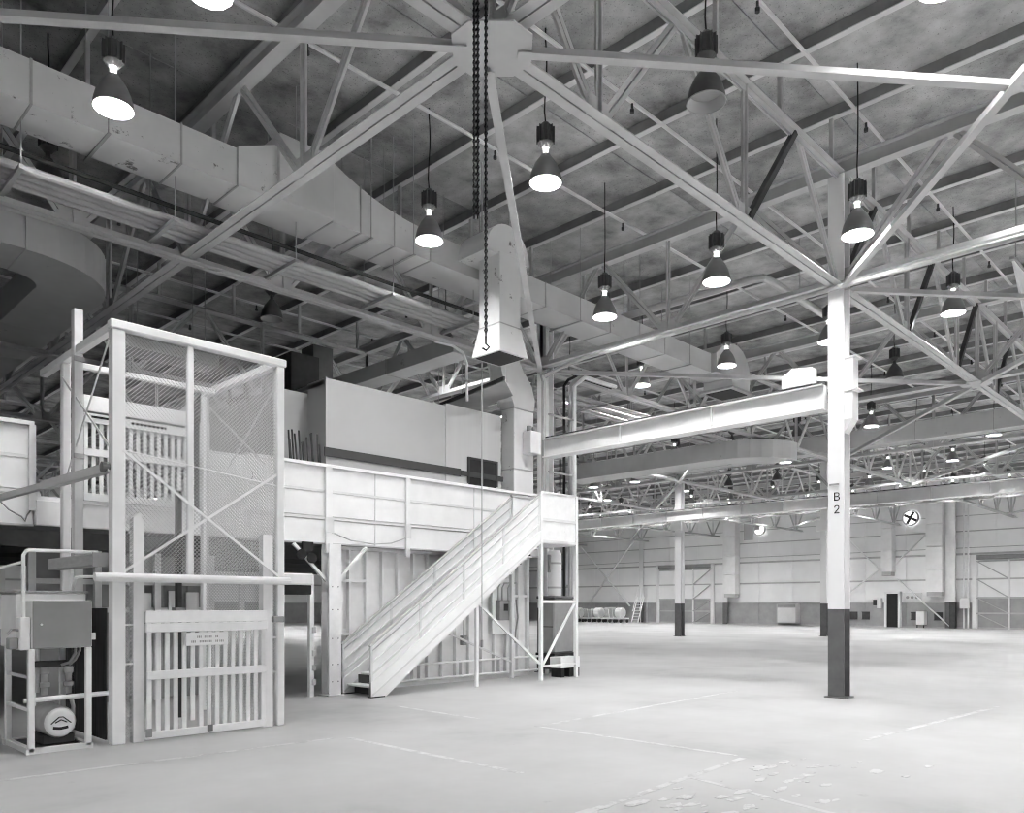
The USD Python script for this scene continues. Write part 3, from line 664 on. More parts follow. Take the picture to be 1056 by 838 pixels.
# things under the mezzanine
t = thing('partition', 'grey partition with pale uprights in the gloom under the mezzanine behind the cage', 'partition')
for k in range(7): obj('sheet', bx(3.5 + .4 * k, 3.89 + .4 * k, 13.6, 13.64, .02, 2.4), 'grey_paint', t)
for k in range(4): obj('upright', bx(3.45 + .93 * k, 3.55 + .93 * k, 13.5, 13.6, 0, 2.44), 'white_worn', t)
for z in (1.5, 1.95): obj('rail', bx(3.4, 6.3, 13.54, 13.6, z - .04, z + .04), 'cream_paint', t)
for k, (x, z) in enumerate(((5.15, 1.62), (5.65, 1.66), (5.95, 1.64))):
    t2 = obj('notice', cb(x - .11, x + .11, 13.515, 13.545, z - .16, z + .16, .004), 'sign_white', label=['first small white notice seen through the cage', 'second small white notice seen through the cage', 'third small white notice seen through the cage'][k], cat='notice')
t = thing('pale_door', 'pale door with a small grey window left of the cage under the mezzanine', 'door')
obj('leaf', cb(2.02, 2.62, 13.3, 13.36, .02, 2.4, .006), 'white_worn', t); obj('pane', bx(2.4, 2.55, 13.28, 13.3, 1.95, 2.25), 'grey_paint', t); obj('handle', cyl((2.1, 13.27, 1.05), (2.22, 13.27, 1.05), .012), 'galvanised', t)
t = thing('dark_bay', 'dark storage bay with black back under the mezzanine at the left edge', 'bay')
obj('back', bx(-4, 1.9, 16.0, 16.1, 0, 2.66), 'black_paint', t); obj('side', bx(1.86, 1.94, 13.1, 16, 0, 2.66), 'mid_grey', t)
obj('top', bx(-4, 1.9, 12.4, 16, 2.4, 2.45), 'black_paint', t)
t = thing('grey_locker', 'dark grey locker standing in the dark bay at the left edge', 'locker')
obj('body', cb(-.6, .9, 13.4, 14.0, 0, 2.3, .01), 'mid_grey', t)
for k in range(3): obj('door', cb(-.58 + .49 * k, -.1 + .49 * k, 13.37, 13.4, .1, 2.25, .006), 'box_grey', t)
obj('band', bx(-.6, .9, 13.365, 13.37, 1.3, 1.55), 'black_paint', t)
t = thing('twin_floodlight', 'pair of round black emergency floodlights on the mezzanine front right of the cage', 'light')
for dx in (0, .2): obj('head', tube([(7.16 + dx, 12.0, 2.44 - .06 * (dx > 0)), (7.13 + dx, 11.95, 2.44 - .06 * (dx > 0)), (7.10 + dx, 11.89, 2.44 - .06 * (dx > 0))], [.04, .085, .085], 14), 'black_paint', t)
obj('bracket', bx(7.18, 7.38, 11.98, 12.04, 2.5, 2.66), 'black_paint', t)
t = thing('bumper_block', 'pale block with a black slot beside the cage top of gate height', 'block')
obj('block', cb(5.52, 6.0, 9.72, 9.98, 1.86, 2.02, .02), 'white_worn', t); obj('slot', cb(5.5, 5.98, 9.75, 9.98, 1.73, 1.86, .01), 'black_paint', t); obj('stem', cb(5.42, 5.54, 9.7, 9.98, 1.6, 1.95, .02), 'white_paint', t)

t = thing('fascia_cable', 'thin pale cable sagging across the mezzanine front beside the tall batten', 'cable')
obj('cable', tube([(7.8, 12.06, 2.86), (8.2, 12.06, 2.74), (8.7, 12.06, 2.7), (9.1, 12.06, 2.74), (9.45, 12.06, 2.86)], .012, 6), 'girt', t); obj('clip', bx(7.79, 7.83, 12.04, 12.1, 2.84, 2.9), 'cream_paint', t)
t = thing('loose_wire', 'loose dark wire curling down the mezzanine front at the left edge', 'wire')
obj('wire', tube([(2.72, 12.06, 2.98), (2.85, 12.05, 2.84), (3.0, 12.05, 2.76), (3.04, 12.05, 2.7), (3.06, 12.05, 2.78), (3.12, 12.05, 2.88)], .01, 6), 'box_grey', t); obj('clip', bx(2.7, 2.74, 12.04, 12.1, 2.96, 3.0), 'grey_paint', t)
# ---- office box on the mezzanine
of = thing('office_box', 'plain grey office box standing on the mezzanine with a dark skirting and a dark window', 'office')
OY = 12.6
obj('front_wall', bx(8.02, 10.9, OY, OY + .08, 2.92, 5.73), 'office_wall', of)
obj('front_wall', bx(10.91, 12.52, OY - .01, OY + .07, 2.92, 5.78), 'office_wall_light', of, label='lighter right hand sheet of the office front')
obj('side_wall', bx(8.02, 8.1, OY + .08, 13.22, 2.92, 5.73), 'office_wall', of)
obj('side_wall', bx(7.3, 8.05, 13.22, 13.3, 2.92, 5.55), 'office_wall', of); obj('side_wall', bx(7.3, 7.38, 13.3, 16.5, 2.92, 5.5), 'office_wall', of)
obj('end_wall', bx(12.44, 12.52, OY + .07, 16.5, 2.92, 5.7), 'office_wall_light', of)
obj('roof', bx(8.02, 12.5, OY + .05, 16.5, 5.62, 5.7), 'grey_paint', of)
obj('skirting', bx(7.98, 11.3, OY - .03, OY, 4.3, 4.46), 'office_dark', of); obj('skirting', bx(11.3, 12.56, OY - .04, OY - .01, 4.32, 4.43), 'office_dark', of)
obj('ledge', bx(7.9, 12.5, OY - .16, OY, 4.05, 4.11), 'cream_paint', of)
obj('window_frame', J(bx(11.5, 11.54, OY - .06, OY - .01, 4.18, 4.72), bx(12.34, 12.38, OY - .06, OY - .01, 4.18, 4.72), bx(11.5, 12.38, OY - .06, OY - .01, 4.7, 4.74), bx(11.92, 11.95, OY - .05, OY - .01, 4.18, 4.72)), 'dark_grey', of)
obj('window_pane', bx(11.54, 12.34, OY - .03, OY - .012, 4.16, 4.71), 'black_paint', of)
for x in (8.02, 10.9): obj('corner_trim', bx(x - .012, x + .012, OY - .02, OY, 4.46, 5.74), 'office_wall_light', of)
t = thing('hanging_tray', 'flat pale tray with a dark edge hanging over the right end of the office box', 'tray')
obj('sheet', prism([(11.55, 11.5), (12.5, 12.2), (13.0, 14.3), (12.2, 14.9)], 'z', 6.16, 6.19), 'pipe', t); obj('dark_edge', bar((11.53, 11.5, 6.21), (12.18, 14.9, 6.21), .04, .07), 'dark_grey', t)
for x, y in ((11.9, 12.3), (12.25, 14.4), (12.5, 12.6), (12.8, 14.2)): obj('hanger_rod', cyl((x, y, 6.19), (x, y, DECK), .009, 5), 'pipe', t)
t = thing('storage_rack', 'dark pipe rack standing on the mezzanine behind the office box', 'rack')
for k in range(9):
    for y in (17.6, 18.4): obj('upright', bx(9.0 + .5 * k, 9.06 + .5 * k, y, y + .06, 2.92, 7.0 - .12 * (k % 3)), 'box_grey' if k % 2 else 'dark_grey', t)
for z in (4.2, 5.2, 5.9, 6.5): obj('shelf', bx(8.95, 13.1, 17.58, 18.48, z, z + .04), 'mid_grey', t)
t = thing('rod_stack', 'bundle of dark rods leaning at the left corner of the office box', 'rods')
for k in range(12): obj('rod', cyl((7.3 + .06 * k, 12.5 + .03 * (k % 3), 2.93), (7.3 + .06 * k + rng.uniform(-.05, .05), 12.75, 4.55 + rng.uniform(-.12, .2)), .016, 6), 'dark_grey', t)
for k, (x, y, w, z0, z1, m, lab) in enumerate(((9.2, 15.6, .34, 2.92, 7.0, 'dark_grey', 'dark square column behind the left end of the office box'), (10.2, 16.4, .26, 2.92, 7.6, 'mid_grey', 'grey square column behind the office box'), (14.6, 20.4, .3, 0, 7.0, 'dark_grey', 'dark square column behind the right half of the office roof'))):
    t = thing('dim_column', lab, 'column'); obj('shaft', bx(x - w, x + w, y - w, y + w, z0 + .02, z1), m, t); obj('plate', bx(x - w - .1, x + w + .1, y - w - .1, y + w + .1, z0, z0 + .02), m, t)
    obj('collar', bx(x - w - .12, x + w + .12, y - w - .12, y + w + .12, z1 - 1.2, z1 - 1.1), 'dark_grey', t)

# ================================================================ STAIRS
st = thing('staircase', 'steel staircase with solid white sheet sides rising to the mezzanine landing', 'staircase')
SX0, SX1, SYF, SYR, RISE = 8.0, 12.28, 11.2, 12.05, 2.96
sl = RISE / (SX1 - SX0)
zt = lambda x: .88 + (x - SX0) * (3.87 - .88) / (SX1 - SX0)
zbm = lambda x: max(0.0, (x - SX0 - .12) * sl)
for y, nm in ((SYF, 'front'), (SYR, 'rear')):
    n = 4
    for k in range(n):
        a, b = SX0 + (SX1 - SX0) * k / n + .003, SX0 + (SX1 - SX0) * (k + 1) / n - .003
        poly = [(a, zbm(a) + .24), (b, zbm(b) + .24), (b, zt(b)), (a, zt(a))]
        obj('side_panel', prism(poly, 'y', y - .006, y + .006), 'white_worn', st)
    obj('stringer', prism([(SX0, .0), (SX0 + .3, 0), (SX1, zbm(SX1) - .02), (SX1, zbm(SX1) + .25), (SX0, .26)], 'y', y - .03, y + .03), 'white_paint', st)
    obj('cap_rail', bar((SX0 - .01, y, zt(SX0)), (SX1, y, zt(SX1)), .06, .035), 'girt', st)
    sgn = -1 if nm == 'front' else 1
    for dz, w_, m_ in ((.05, .03, 'cream_paint'), (.235, .016, 'girt'), (.40, .03, 'cream_paint'), (.60, .03, 'cream_paint'), (.80, .016, 'girt')): obj('rib', bar((SX0 + .03, y - .012, max(zbm(SX0), .0) + dz), (SX1 - .02, y - .012, zbm(SX1) + dz - .02), .05 if dz == .05 else .024, w_), m_, st)
    for k in range(n + 1):
        x = SX0 + .02 + (SX1 - SX0 - .04) * k / n
        obj('post', bx(x - .02, x + .02, y - .022, y + .022, zbm(x) + .02, zt(x)), 'cream_paint', st)
    obj('foot', bx(SX0 - .02, SX0 + .28, y - .05, y + .05, 0, .02), 'dark_grey', st)
NT = 15
obj('riser', bx(SX0 + .24, SX0 + .25, SYF + .035, SYR - .035, .01, .15), 'dark_grey', st)
for k in range(NT):
    x = SX0 + .08 + (SX1 - SX0) * k / NT; z = RISE * (k + 1) / (NT + 1)
    obj('tread', cb(x, x + .30, SYF + .035, SYR - .035, z - .035, z, .006), 'cream_paint', st)
    obj('riser', bx(x + .24, x + .25, SYF + .035, SYR - .035, z, z + .15), 'dark_grey', st)
ld = thing('landing', 'white sheeted stair landing on thin posts in front of the column', 'landing')
LX0, LX1, LYF, LYR, LZ = 12.29, 13.45, 11.2, 12.05, 2.96
obj('floor_plate', bx(LX0, LX1, LYF, LYR, LZ - .1, LZ), 'cream_paint', ld)
obj('front_panel', bx(LX0 + .04, LX1 - .03, LYF - .01, LYF + .01, LZ - .06, 3.92), 'white_worn', ld)
obj('front_panel_rail', bx(LX0 + .04, LX1 - .03, LYF - .03, LYF + .01, 3.34, 3.4), 'cream_paint', ld); obj('front_panel_rail', bx(LX0 + .04, LX1 - .03, LYF - .03, LYF + .01, 2.88, 2.94), 'cream_paint', ld)
obj('cap_rail', bx(LX0, LX1, LYF - .03, LYF + .03, 3.92, 3.96), 'cream_paint', ld)
obj('rear_panel', bx(LX0 + .04, LX1 - .03, LYR - .01, LYR + .01, LZ, 3.92), 'white_worn', ld); obj('cap_rail', bx(LX0, LX1, LYR - .03, LYR + .03, 3.92, 3.96), 'girt', ld)
obj('end_panel', bx(LX1 - .02, LX1, LYF + .03, LYR, LZ, 3.92), 'white_worn', ld); obj('cap_rail', bx(LX1 - .03, LX1 + .02, LYF + .03, LYR, 3.92, 3.96), 'cream_paint', ld)
for x, y in ((LX0 + .02, LYF), (LX1 - .0, LYF), (LX0 + .02, LYR), (LX1, LYR)):
    obj('leg', bx(x - .035, x + .035, y - .035, y + .035, 0, 3.94 if y == LYF else 2.86), 'white_paint', ld)
obj('tie', bx(LX0 + .05, LX1 - .03, LYF - .02, LYF + .02, 1.62, 1.68), 'white_paint', ld); obj('tie', bx(LX0 + .05, LX1 - .03, LYF - .02, LYF + .02, .28, .32), 'white_paint', ld)
obj('brace', bar((LX0 + .06, LYF, .3), (LX1 - .05, LYF, 1.62), .035, .05), 'white_paint', ld)
obj('brace', bar((LX0 - .02, LYF - .01, .35), (10.55, LYF + .05, 1.62), .035, .05), 'white_paint', ld)
obj('brace', bar((LX0, LYR - .02, .35), (9.95, LYR - .05, 1.2), .03, .04), 'cream_paint', ld)
obj('stair_leg', bx(10.5, 10.56, LYF + .03, LYF + .09, 0, 1.68), 'white_paint', ld)
# wall gear under the stairs
t = thing('electrical_box', 'grey electrical switch box with a dark window on a white board under the stairs', 'electrical box')
obj('board', cb(11.9, 12.5, 12.23, 12.265, .95, 2.15, .006), 'white_paint', t)
obj('box', cb(12.0, 12.32, 12.1, 12.23, 1.25, 1.68, .012), 'grey_paint', t); obj('window', bx(12.12, 12.24, 12.092, 12.1, 1.45, 1.6), 'black_paint', t)
obj('side_box', cb(12.36, 12.5, 12.13, 12.23, 1.3, 1.62, .01), 'cream_paint', t)
for dx in (0, .12, .3): obj('conduit', tube([(12.05 + dx, 12.2, 1.68), (12.05 + dx, 12.2, 1.95), (12.12 + dx, 12.2, 2.05), (12.3 + dx, 12.2, 2.06)], .015, 6), 'galvanised', t)
obj('cable', tube([(12.6, 12.2, 1.7), (12.55, 12.1, 1.3), (12.48, 12.1, 1.0), (12.52, 12.15, .75)], .018, 6), 'grey_paint', t)
t = thing('wall_outlet', 'small grey outlet with cables on the studs below the stairs', 'outlet')
obj('box', cb(11.0, 11.12, 12.17, 12.27, .75, .95, .008), 'grey_paint', t); obj('cable', tube([(11.06, 12.22, .95), (11.06, 12.22, 1.35), (11.04, 12.22, 2.0)], .012, 6), 'galvanised', t)
t = thing('rope', 'thin vertical rope hanging in front of the mezzanine and stairs', 'rope')
obj('strand', cyl((10.38, 10.95, .9), (10.38, 10.95, 9.95), .012, 6), 'pipe', t); obj('pull_handle', cb(10.36, 10.40, 10.93, 10.97, .78, .92, .006), 'grey_paint', t)
t = thing('storage_tank', 'dark grey cabinet tank on a pallet under the stair landing', 'tank')
obj('body', cb(13.35, 14.05, 11.75, 12.25, .5, 1.72, .03), 'grey_paint', t); obj('seam', bx(13.345, 13.35, 11.78, 12.22, 1.08, 1.1), 'dark_grey', t); obj('rim', cb(13.33, 14.07, 11.73, 12.27, 1.72, 1.78, .01), 'mid_grey', t)
obj('shelf', cb(13.3, 14.1, 11.7, 12.27, .42, .5, .01), 'black_paint', t)
obj('stand', J(bx(13.32, 13.36, 11.72, 12.24, .14, .42), bx(14.03, 14.07, 11.72, 12.24, .14, .42)), 'dark_grey', t)
t = thing('white_crate', 'white crate on black blocks under the stair landing', 'crate')
obj('crate', cb(13.1, 13.75, 11.33, 11.66, .2, .44, .01), 'white_paint', t)
for x in (13.12, 13.4, 13.62): obj('block', cb(x, x + .12, 11.34, 11.64, 0, .2, .008), 'black_paint', t)
t = thing('white_cylinder', 'white upright cylinder with straps above the tank under the landing', 'cylinder')
obj('body', lathe([(.0005, 0), (.17, 0), (.18, .03), (.18, .95), (.14, 1.03), (.0005, 1.05)], 20, (13.62, 12.0, 1.78)), 'white_paint', t, smooth=40)
for z in (1.95, 2.5): obj('strap', lathe([(.181, 0), (.19, 0), (.19, .04), (.181, .04)], 20, (13.62, 12.0, z)), 'girt', t)
obj('valve', cyl((13.3, 11.85, 2.3), (13.3, 11.85, 2.7), .04), 'grey_paint', t)

# ================================================================ LIFT CAGE
CX0, CX1, CY0, CY1, CZ = 3.26, 5.41, 9.5, 11.8, 4.8
cg = thing('lift_cage', 'tall white steel freight lift cage with chain-link sides', 'lift cage')
def post(x0, x1, y0, y1, z0, z1, m='white_paint', nm='post'): obj(nm, cb(x0, x1, y0, y1, z0, z1, .012), m, cg)
post(CX0, CX0 + .15, CY0, CY0 + .12, 0, CZ - .08); post(CX1 - .1, CX1 + .01, CY0, CY0 + .1, 0, CZ - .08)
post(CX0, CX0 + .1, CY1 - .55, CY1 - .45, 0, CZ - .1); post(CX1 - .1, CX1, CY1 - .1, CY1, 0, CZ - .05)
post(4.13, 4.21, CY0 + .02, CY0 + .08, 1.93, CZ - .08, nm='mid_post')
post(CX0 - .02, CX1 + .03, CY0 - .02, CY0 + .1, CZ - .08, CZ + .02, nm='top_beam'); post(CX1 - .09, CX1 + .01, CY0 + .1, CY1, CZ - .08, CZ + .02, nm='top_beam')
post(CX0 - .01, CX0 + .09, CY0 + .1, CY1 + .4, CZ - .1, CZ, nm='top_beam'); post(CX0 + .09, CX1 - .09, CY1 - .5, CY1 - .42, CZ - .12, CZ - .04, nm='top_beam')
obj('cross_tube', cyl((CX0 - .2, CY0 - .05, 1.9), (CX1 + .05, CY0 - .05, 1.9), .05, 12), 'white_paint', cg)
obj('guide_post', prism([(3.5, 0), (3.62, 0), (3.62, 2.55), (3.57, 2.66), (3.5, 2.6)], 'y', CY0 + .02, CY0 + .14), 'white_worn', cg)
obj('guide_post', prism([(5.12, 0), (5.26, 0), (5.26, 2.5), (5.12, 2.5)], 'y', CY0 + .02, CY0 + .14), 'white_worn', cg)
# chain-link infill, each panel one part
MR = .0038
def screen(o, u, v, w, h): obj('chain_link', mesh_screen(o, u, v, w, h, .038, MR), 'wire', cg, kind='stuff')
ex, ey, ez = (1, 0, 0), (0, 1, 0), (0, 0, 1)
screen((CX0 + .15, CY0 + .05, 1.95), ex, ez, .72, CZ - .1 - 1.95); screen((4.21, CY0 + .05, 1.95), ex, ez, 1.1, CZ - .1 - 1.95)
screen((CX1 - .05, CY0 + .1, 1.95), ey, ez, CY1 - CY0 - .2, CZ - .1 - 1.95)
screen((CX0 + .15, CY0 + .06, .06), ex, ez, .09, 1.8); screen((5.27, CY0 + .06, .06), ex, ez, .04, 1.8)
screen((CX1 - .05, CY0 + .1, .06), ey, ez, CY1 - CY0 - .2, 1.85)
screen((CX0 + .05, CY0 + .12, 3.3), ey, ez, 1.6, .01) if False else None
def rod(p, q, w=.03, m='white_paint'): obj('brace_rod', bar(p, q, .012, w, (0, 0, 1)), m, cg)
rod((CX0 + .12, CY0 + .02, 1.96), (CX1 - .06, CY0 + .02, 3.32)); rod((CX0 + .12, CY0 + .0, 3.35), (CX1 - .06, CY0 + .0, 1.95))
obj('brace_rod', cyl((CX0 + .1, CY0 + .02, 3.36), (5.3, CY0 + .02, 3.15), .008, 6), 'white_paint', cg)
rod((CX1, CY1 - .1, 4.57), (CX1, 10.0, 3.5)); rod((CX1 + .015, CY0 + .15, 4.6), (CX1 + .015, 11.1, 3.6))
rod((CX0, CY0 + .1, 4.6), (CX0, 11.2, 3.1)); rod((CX0, 11.25, 4.5), (CX0, CY0 + .1, 3.4))
for z in (.9, 1.35): obj('strip_tie', bx(CX0 + .15, 3.5, CY0 + .03, CY0 + .06, z, z + .02), 'white_paint', cg); obj('strip_tie', bx(5.26, CX1 - .1, CY0 + .03, CY0 + .06, z - .2, z - .18), 'white_paint', cg)
obj('latch_box', cb(5.22, 5.38, CY0 - .07, CY0, 1.36, 1.44, .01), 'grey_paint', cg)
# dark lower side sheets
for k in range(5): obj('dark_sheet', bx(CX0 - .02, CX0, CY0 + .15 + .33 * k, CY0 + .47 + .33 * k, .05, 1.55), 'screen_dark', cg, label='dark stained side sheet')
# sliding gate
gt = thing('slatted_gate', 'white slatted wooden gate closing the bottom of the lift cage', 'gate')
GX0, GX1, GY = 3.63, 5.11, 9.45
obj('header', cb(GX0 - .03, GX1 + .01, GY - .03, GY + .0, 1.38, 1.52, .006), 'white_worn', gt); obj('header', cb(GX0 - .03, GX1 + .01, GY - .05, GY - .0, 1.27, 1.375, .006), 'white_worn', gt)
for k in range(15):
    x = GX0 + .025 + (GX1 - GX0 - .05) * k / 14
    obj('slat', cb(x - .027, x + .027, GY, GY + .022, .06 if k != 5 else .2, 1.45, .004), 'white_worn', gt)
obj('rail', cb(GX0 - .01, GX1 + .01, GY - .025, GY, .72, .82, .006), 'white_worn', gt)
obj('bottom_rail', cb(GX0 - .03, 4.36, GY - .025, GY, .03, .12, .006), 'white_worn', gt); obj('bottom_rail', cb(4.37, GX1 + .01, GY - .025, GY, .03, .12, .006), 'white_worn', gt)
obj('splice', cb(4.33, 4.40, GY - .04, GY - .025, .05, .13, .004), 'mid_grey', gt); obj('hinge', cb(GX0 - .03, GX0 + .04, GY - .045, GY - .025, .06, .16, .004), 'grey_paint', gt)
sg = thing('gate_sign', 'small white two-line notice screwed to the slatted gate', 'sign')
obj('plate', cb(4.05, 4.58, GY - .06, GY - .05, 1.1, 1.255, .002), 'sign_white', sg)
for row, words in ((1.19, ((4.19, .06), (4.28, .11), (4.42, .05))), (1.135, ((4.12, .07), (4.22, .17), (4.42, .04), (4.47, .07)))):
    for x, w in words:
        n = max(2, int(w / .02))
        obj('print', J(*[bx(x + .02 * i, x + .02 * i + .012, GY - .0612, GY - .06, row, row + .026) for i in range(n)]), 'grey_paint', sg)
# upper gate at mezzanine level
ug = thing('upper_gate', 'white slatted gate at mezzanine level at the back of the lift cage', 'gate')
UX0, UX1, UY = 3.72, 5.2, 11.95
for z0, z1 in ((4.28, 4.5), (4.12, 4.25), (3.66, 3.76), (3.03, 3.14)): obj('rail', cb(UX0, UX1, UY - .03, UY, z0, z1, .005), 'white_worn', ug)
for k in range(15):
    x = UX0 + .04 + (UX1 - UX0 - .08) * k / 14
    obj('slat', cb(x - .026, x + .026, UY, UY + .022, 3.04, 4.2, .004), 'white_worn', ug)
obj('stile', cb(UX1 - .06, UX1 + .02, UY - .02, UY + .02, 3.0, 4.5, .006), 'white_worn', ug); obj('stile', cb(UX0 - .06, UX0 + .0, UY - .02, UY + .02, 3.0, 4.5, .006), 'white_worn', ug)
obj('slot', J(bx(UX0 + .1, UX0 + .4, UY - .034, UY - .03, 4.19, 4.22), bx(4.35, 4.85, UY - .034, UY - .03, 4.18, 4.215)), 'black_paint', ug)
sf = thing('lift_sill', 'white sill beam and side plates under the upper lift gate', 'sill')
obj('sill', cb(3.16, 6.18, 12.02, 12.12, 2.66, 3.0, .01), 'white_paint', sf); obj('jamb', cb(5.42, 5.56, 12.0, 12.08, 3.0, 4.4, .008), 'white_paint', sf)
obj('side_plate', bx(5.56, 6.18, 12.06, 12.1, 3.0, 4.0), 'white_paint', sf)
t = thing('guide_mast', 'tall pale guide mast rising behind the left side of the cage', 'mast')
obj('channel', J(bx(3.24, 3.34, 10.72, 10.74, 0, 5.25), bx(3.24, 3.26, 10.74, 10.84, 0, 5.25), bx(3.32, 3.34, 10.74, 10.84, 0, 5.25)), 'cream_paint', t)
for z in (2.2, 3.4, 4.6): obj('clip', bx(3.23, 3.35, 10.7, 10.72, z, z + .06), 'galvanised', t)
t = thing('dark_guide_rail', 'dark upright guide rail inside the cage', 'rail')
obj('rail', bx(4.72, 4.78, 11.2, 11.3, 0, 3.2), 'dark_grey', t); obj('shoe', bx(4.69, 4.81, 11.17, 11.33, 1.4, 1.55), 'grey_paint', t)
t = thing('lever_arm', 'long grey lever arm slanting from the cage post to the left edge', 'arm')
obj('arm', bar((3.27, 9.56, 3.15), (2.9, 10.7, 3.02), .09, .1), 'girt', t); obj('arm_end', bar((2.9, 10.7, 3.02), (2.35, 12.0, 2.82), .07, .07), 'girt', t); obj('pivot', cyl((3.18, 9.6, 3.15), (3.28, 9.6, 3.15), .06), 'mid_grey', t)
t = thing('wooden_beam', 'weathered grey wooden beam beside the cage above the pump box', 'beam')
obj('beam', cb(3.1, 3.26, 9.62, 11.3, 2.03, 2.17, .012), 'wood', t); obj('end_plate', bx(3.09, 3.27, 9.605, 9.62, 2.02, 2.18), 'grey_paint', t)

# ================================================================ HYDRAULIC PUMP STAND
pu = thing('pump_stand', 'pale steel stand carrying the lift motor and valves left of the cage', 'pump')
A0, A1, B0, B1 = 2.44, 3.06, 9.55, 10.45
for x, y in ((A0, B0), (A1 - .055, B0), (A0, B1), (A1 - .055, B1)): obj('leg', cb(x, x + .06, y, y + .06, .02, 1.12, .006), 'white_worn', pu)
obj('base_frame', J(bx(A0 - .02, A1 + .02, B0, B0 + .06, 0, .06), bx(A0 - .02, A1 + .02, B1, B1 + .06, 0, .06), bx(A0, A0 + .06, B0 + .06, B1, 0, .06), bx(A1 - .06, A1, B0 + .06, B1, 0, .06)), 'cream_paint', pu)
obj('oil_tray', bx(A0 + .06, A1 - .06, B0 + .06, B1, .03, .045), 'dark_grey', pu)
obj('shelf_pipe', cyl((A0 - .02, B0 + .1, .565), (A1 + .22, B0 + .1, .585), .028, 10), 'white_worn', pu)
obj('motor', tube([(2.78, 9.68, .3), (2.78, 9.72, .3), (2.78, 10.2, .3), (2.78, 10.24, .3)], [.155, .175, .175, .14], 24), 'motor', pu, smooth=40)
obj('motor_face', tube([(2.78, 9.64, .3), (2.78, 9.66, .3), (2.78, 9.68, .3)], [.12, .15, .16], 24), 'white_worn', pu, label='round pale end bell of the motor', smooth=40)
obj('vent_slot', J(*[bar((2.70 + .03 * i, 9.636, .235 + .012 * abs(2.5 - i) / 2.5), (2.73 + .03 * i, 9.636, .235 + .012 * abs(1.5 - i) / 2.5), .006, .03) for i in range(5)]), 'black_paint', pu)
obj('emblem', J(bar((2.68, 9.637, .29), (2.76, 9.637, .36), .006, .012), bar((2.76, 9.637, .36), (2.80, 9.637, .36), .006, .012), bar((2.80, 9.637, .36), (2.88, 9.637, .29), .006, .012), bar((2.72, 9.637, .3), (2.78, 9.637, .33), .006, .012), bar((2.78, 9.637, .33), (2.84, 9.637, .3), .006, .012)), 'dark_grey', pu)
obj('motor_foot', cb(2.62, 2.94, 9.72, 10.2, .06, .16, .01), 'dark_grey', pu)
for x in (2.66, 2.9): obj('valve', lathe([(.0005, 0), (.035, 0), (.035, .08), (.055, .09), (.055, .13), (.035, .14), (.035, .22), (.05, .24), (.05, .3), (.02, .31), (.0005, .31)], 14, (x, 9.8, .6)), 'motor', pu, smooth=30)
obj('manifold', cb(2.52, 2.95, 9.82, 9.9, .9, .97, .01), 'dark_grey', pu)
obj('hose', tube([(2.9, 9.78, .92), (2.96, 9.76, .98), (3.0, 9.74, 1.08), (3.0, 9.74, 1.14)], .016, 8), 'grey_paint', pu); obj('hose', tube([(2.82, 9.78, .92), (2.9, 9.75, .95), (2.95, 9.73, 1.05), (2.95, 9.73, 1.14)], .016, 8), 'grey_paint', pu)
obj('drop_pipe', tube([(2.92, 9.8, .58), (2.95, 9.8, .45), (2.96, 9.85, .2)], .022, 8), 'cream_paint', pu); obj('cylinder', cyl((2.6, 9.95, .62), (2.6, 9.95, 1.1), .05, 12), 'cream_paint', pu)
obj('cross_bar', J(bx(A0 + .01, A0 + .04, B0 + .06, B1, .45, .49), bx(A0 + .01, A0 + .04, B0 + .06, B1, .8, .83)), 'cream_paint', pu)
tk = thing('oil_tank', 'pale oil tank with a flat lid standing on the pump stand behind the control box', 'tank')
obj('tank', cb(2.4, 3.1, 9.86, 10.5, 1.12, 1.72, .012), 'white_worn', tk); obj('lid', cb(2.38, 3.12, 9.84, 10.52, 1.72, 1.745, .005), 'grey_paint', tk)
obj('filler', cyl((2.98, 9.95, 1.745), (2.98, 9.95, 2.0), .022, 10), 'white_paint', tk)
bxx = thing('control_cabinet', 'flat grey steel control cabinet with a small knob on the pump stand', 'cabinet')
obj('body', cb(2.47, 3.07, 9.56, 9.84, 1.12, 1.64, .01), 'cream_paint', bxx); obj('door', cb(2.48, 3.06, 9.545, 9.56, 1.125, 1.635, .004), 'box_grey', bxx); obj('knob', cyl((2.56, 9.53, 1.38), (2.56, 9.545, 1.38), .012), 'sign_white', bxx)
obj('hinge_lug', cb(3.06, 3.11, 9.56, 9.6, 1.2, 1.28, .006), 'cream_paint', bxx)
sb = thing('switch_box', 'narrow pale switch box with a lever on the left of the grey control cabinet', 'switch')
obj('box', cb(2.37, 2.465, 9.58, 9.74, 1.11, 1.46, .008), 'white_worn', sb); obj('lever', tube([(2.37, 9.64, 1.32), (2.3, 9.62, 1.33), (2.26, 9.62, 1.28)], .014, 8), 'grey_paint', sb); obj('lower_box', cb(2.28, 2.37, 9.64, 9.76, 1.12, 1.24, .008), 'grey_paint', sb)
t = thing('feed_conduit', 'pale conduit rising from the switch box and running right to the cage', 'conduit')
obj('pipe', tube([(2.42, 9.66, 1.46), (2.42, 9.66, 2.12), (2.45, 9.66, 2.17), (2.52, 9.7, 2.18), (3.24, 9.9, 2.2)], .02, 8), 'white_paint', t)
obj('cable', tube([(2.42, 9.66, 2.05), (2.2, 9.9, 1.96), (1.9, 10.3, 1.93), (1.4, 10.9, 1.98)], .016, 8), 'cream_paint', t)
t = thing('handrail_pipe', 'short white pipe rail from the tank to the cage', 'rail')
obj('pipe', tube([(2.98, 9.95, 1.76), (2.98, 9.8, 1.9), (3.0, 9.7, 1.905), (3.22, 9.44, 1.905)], .018, 8), 'white_paint', t)

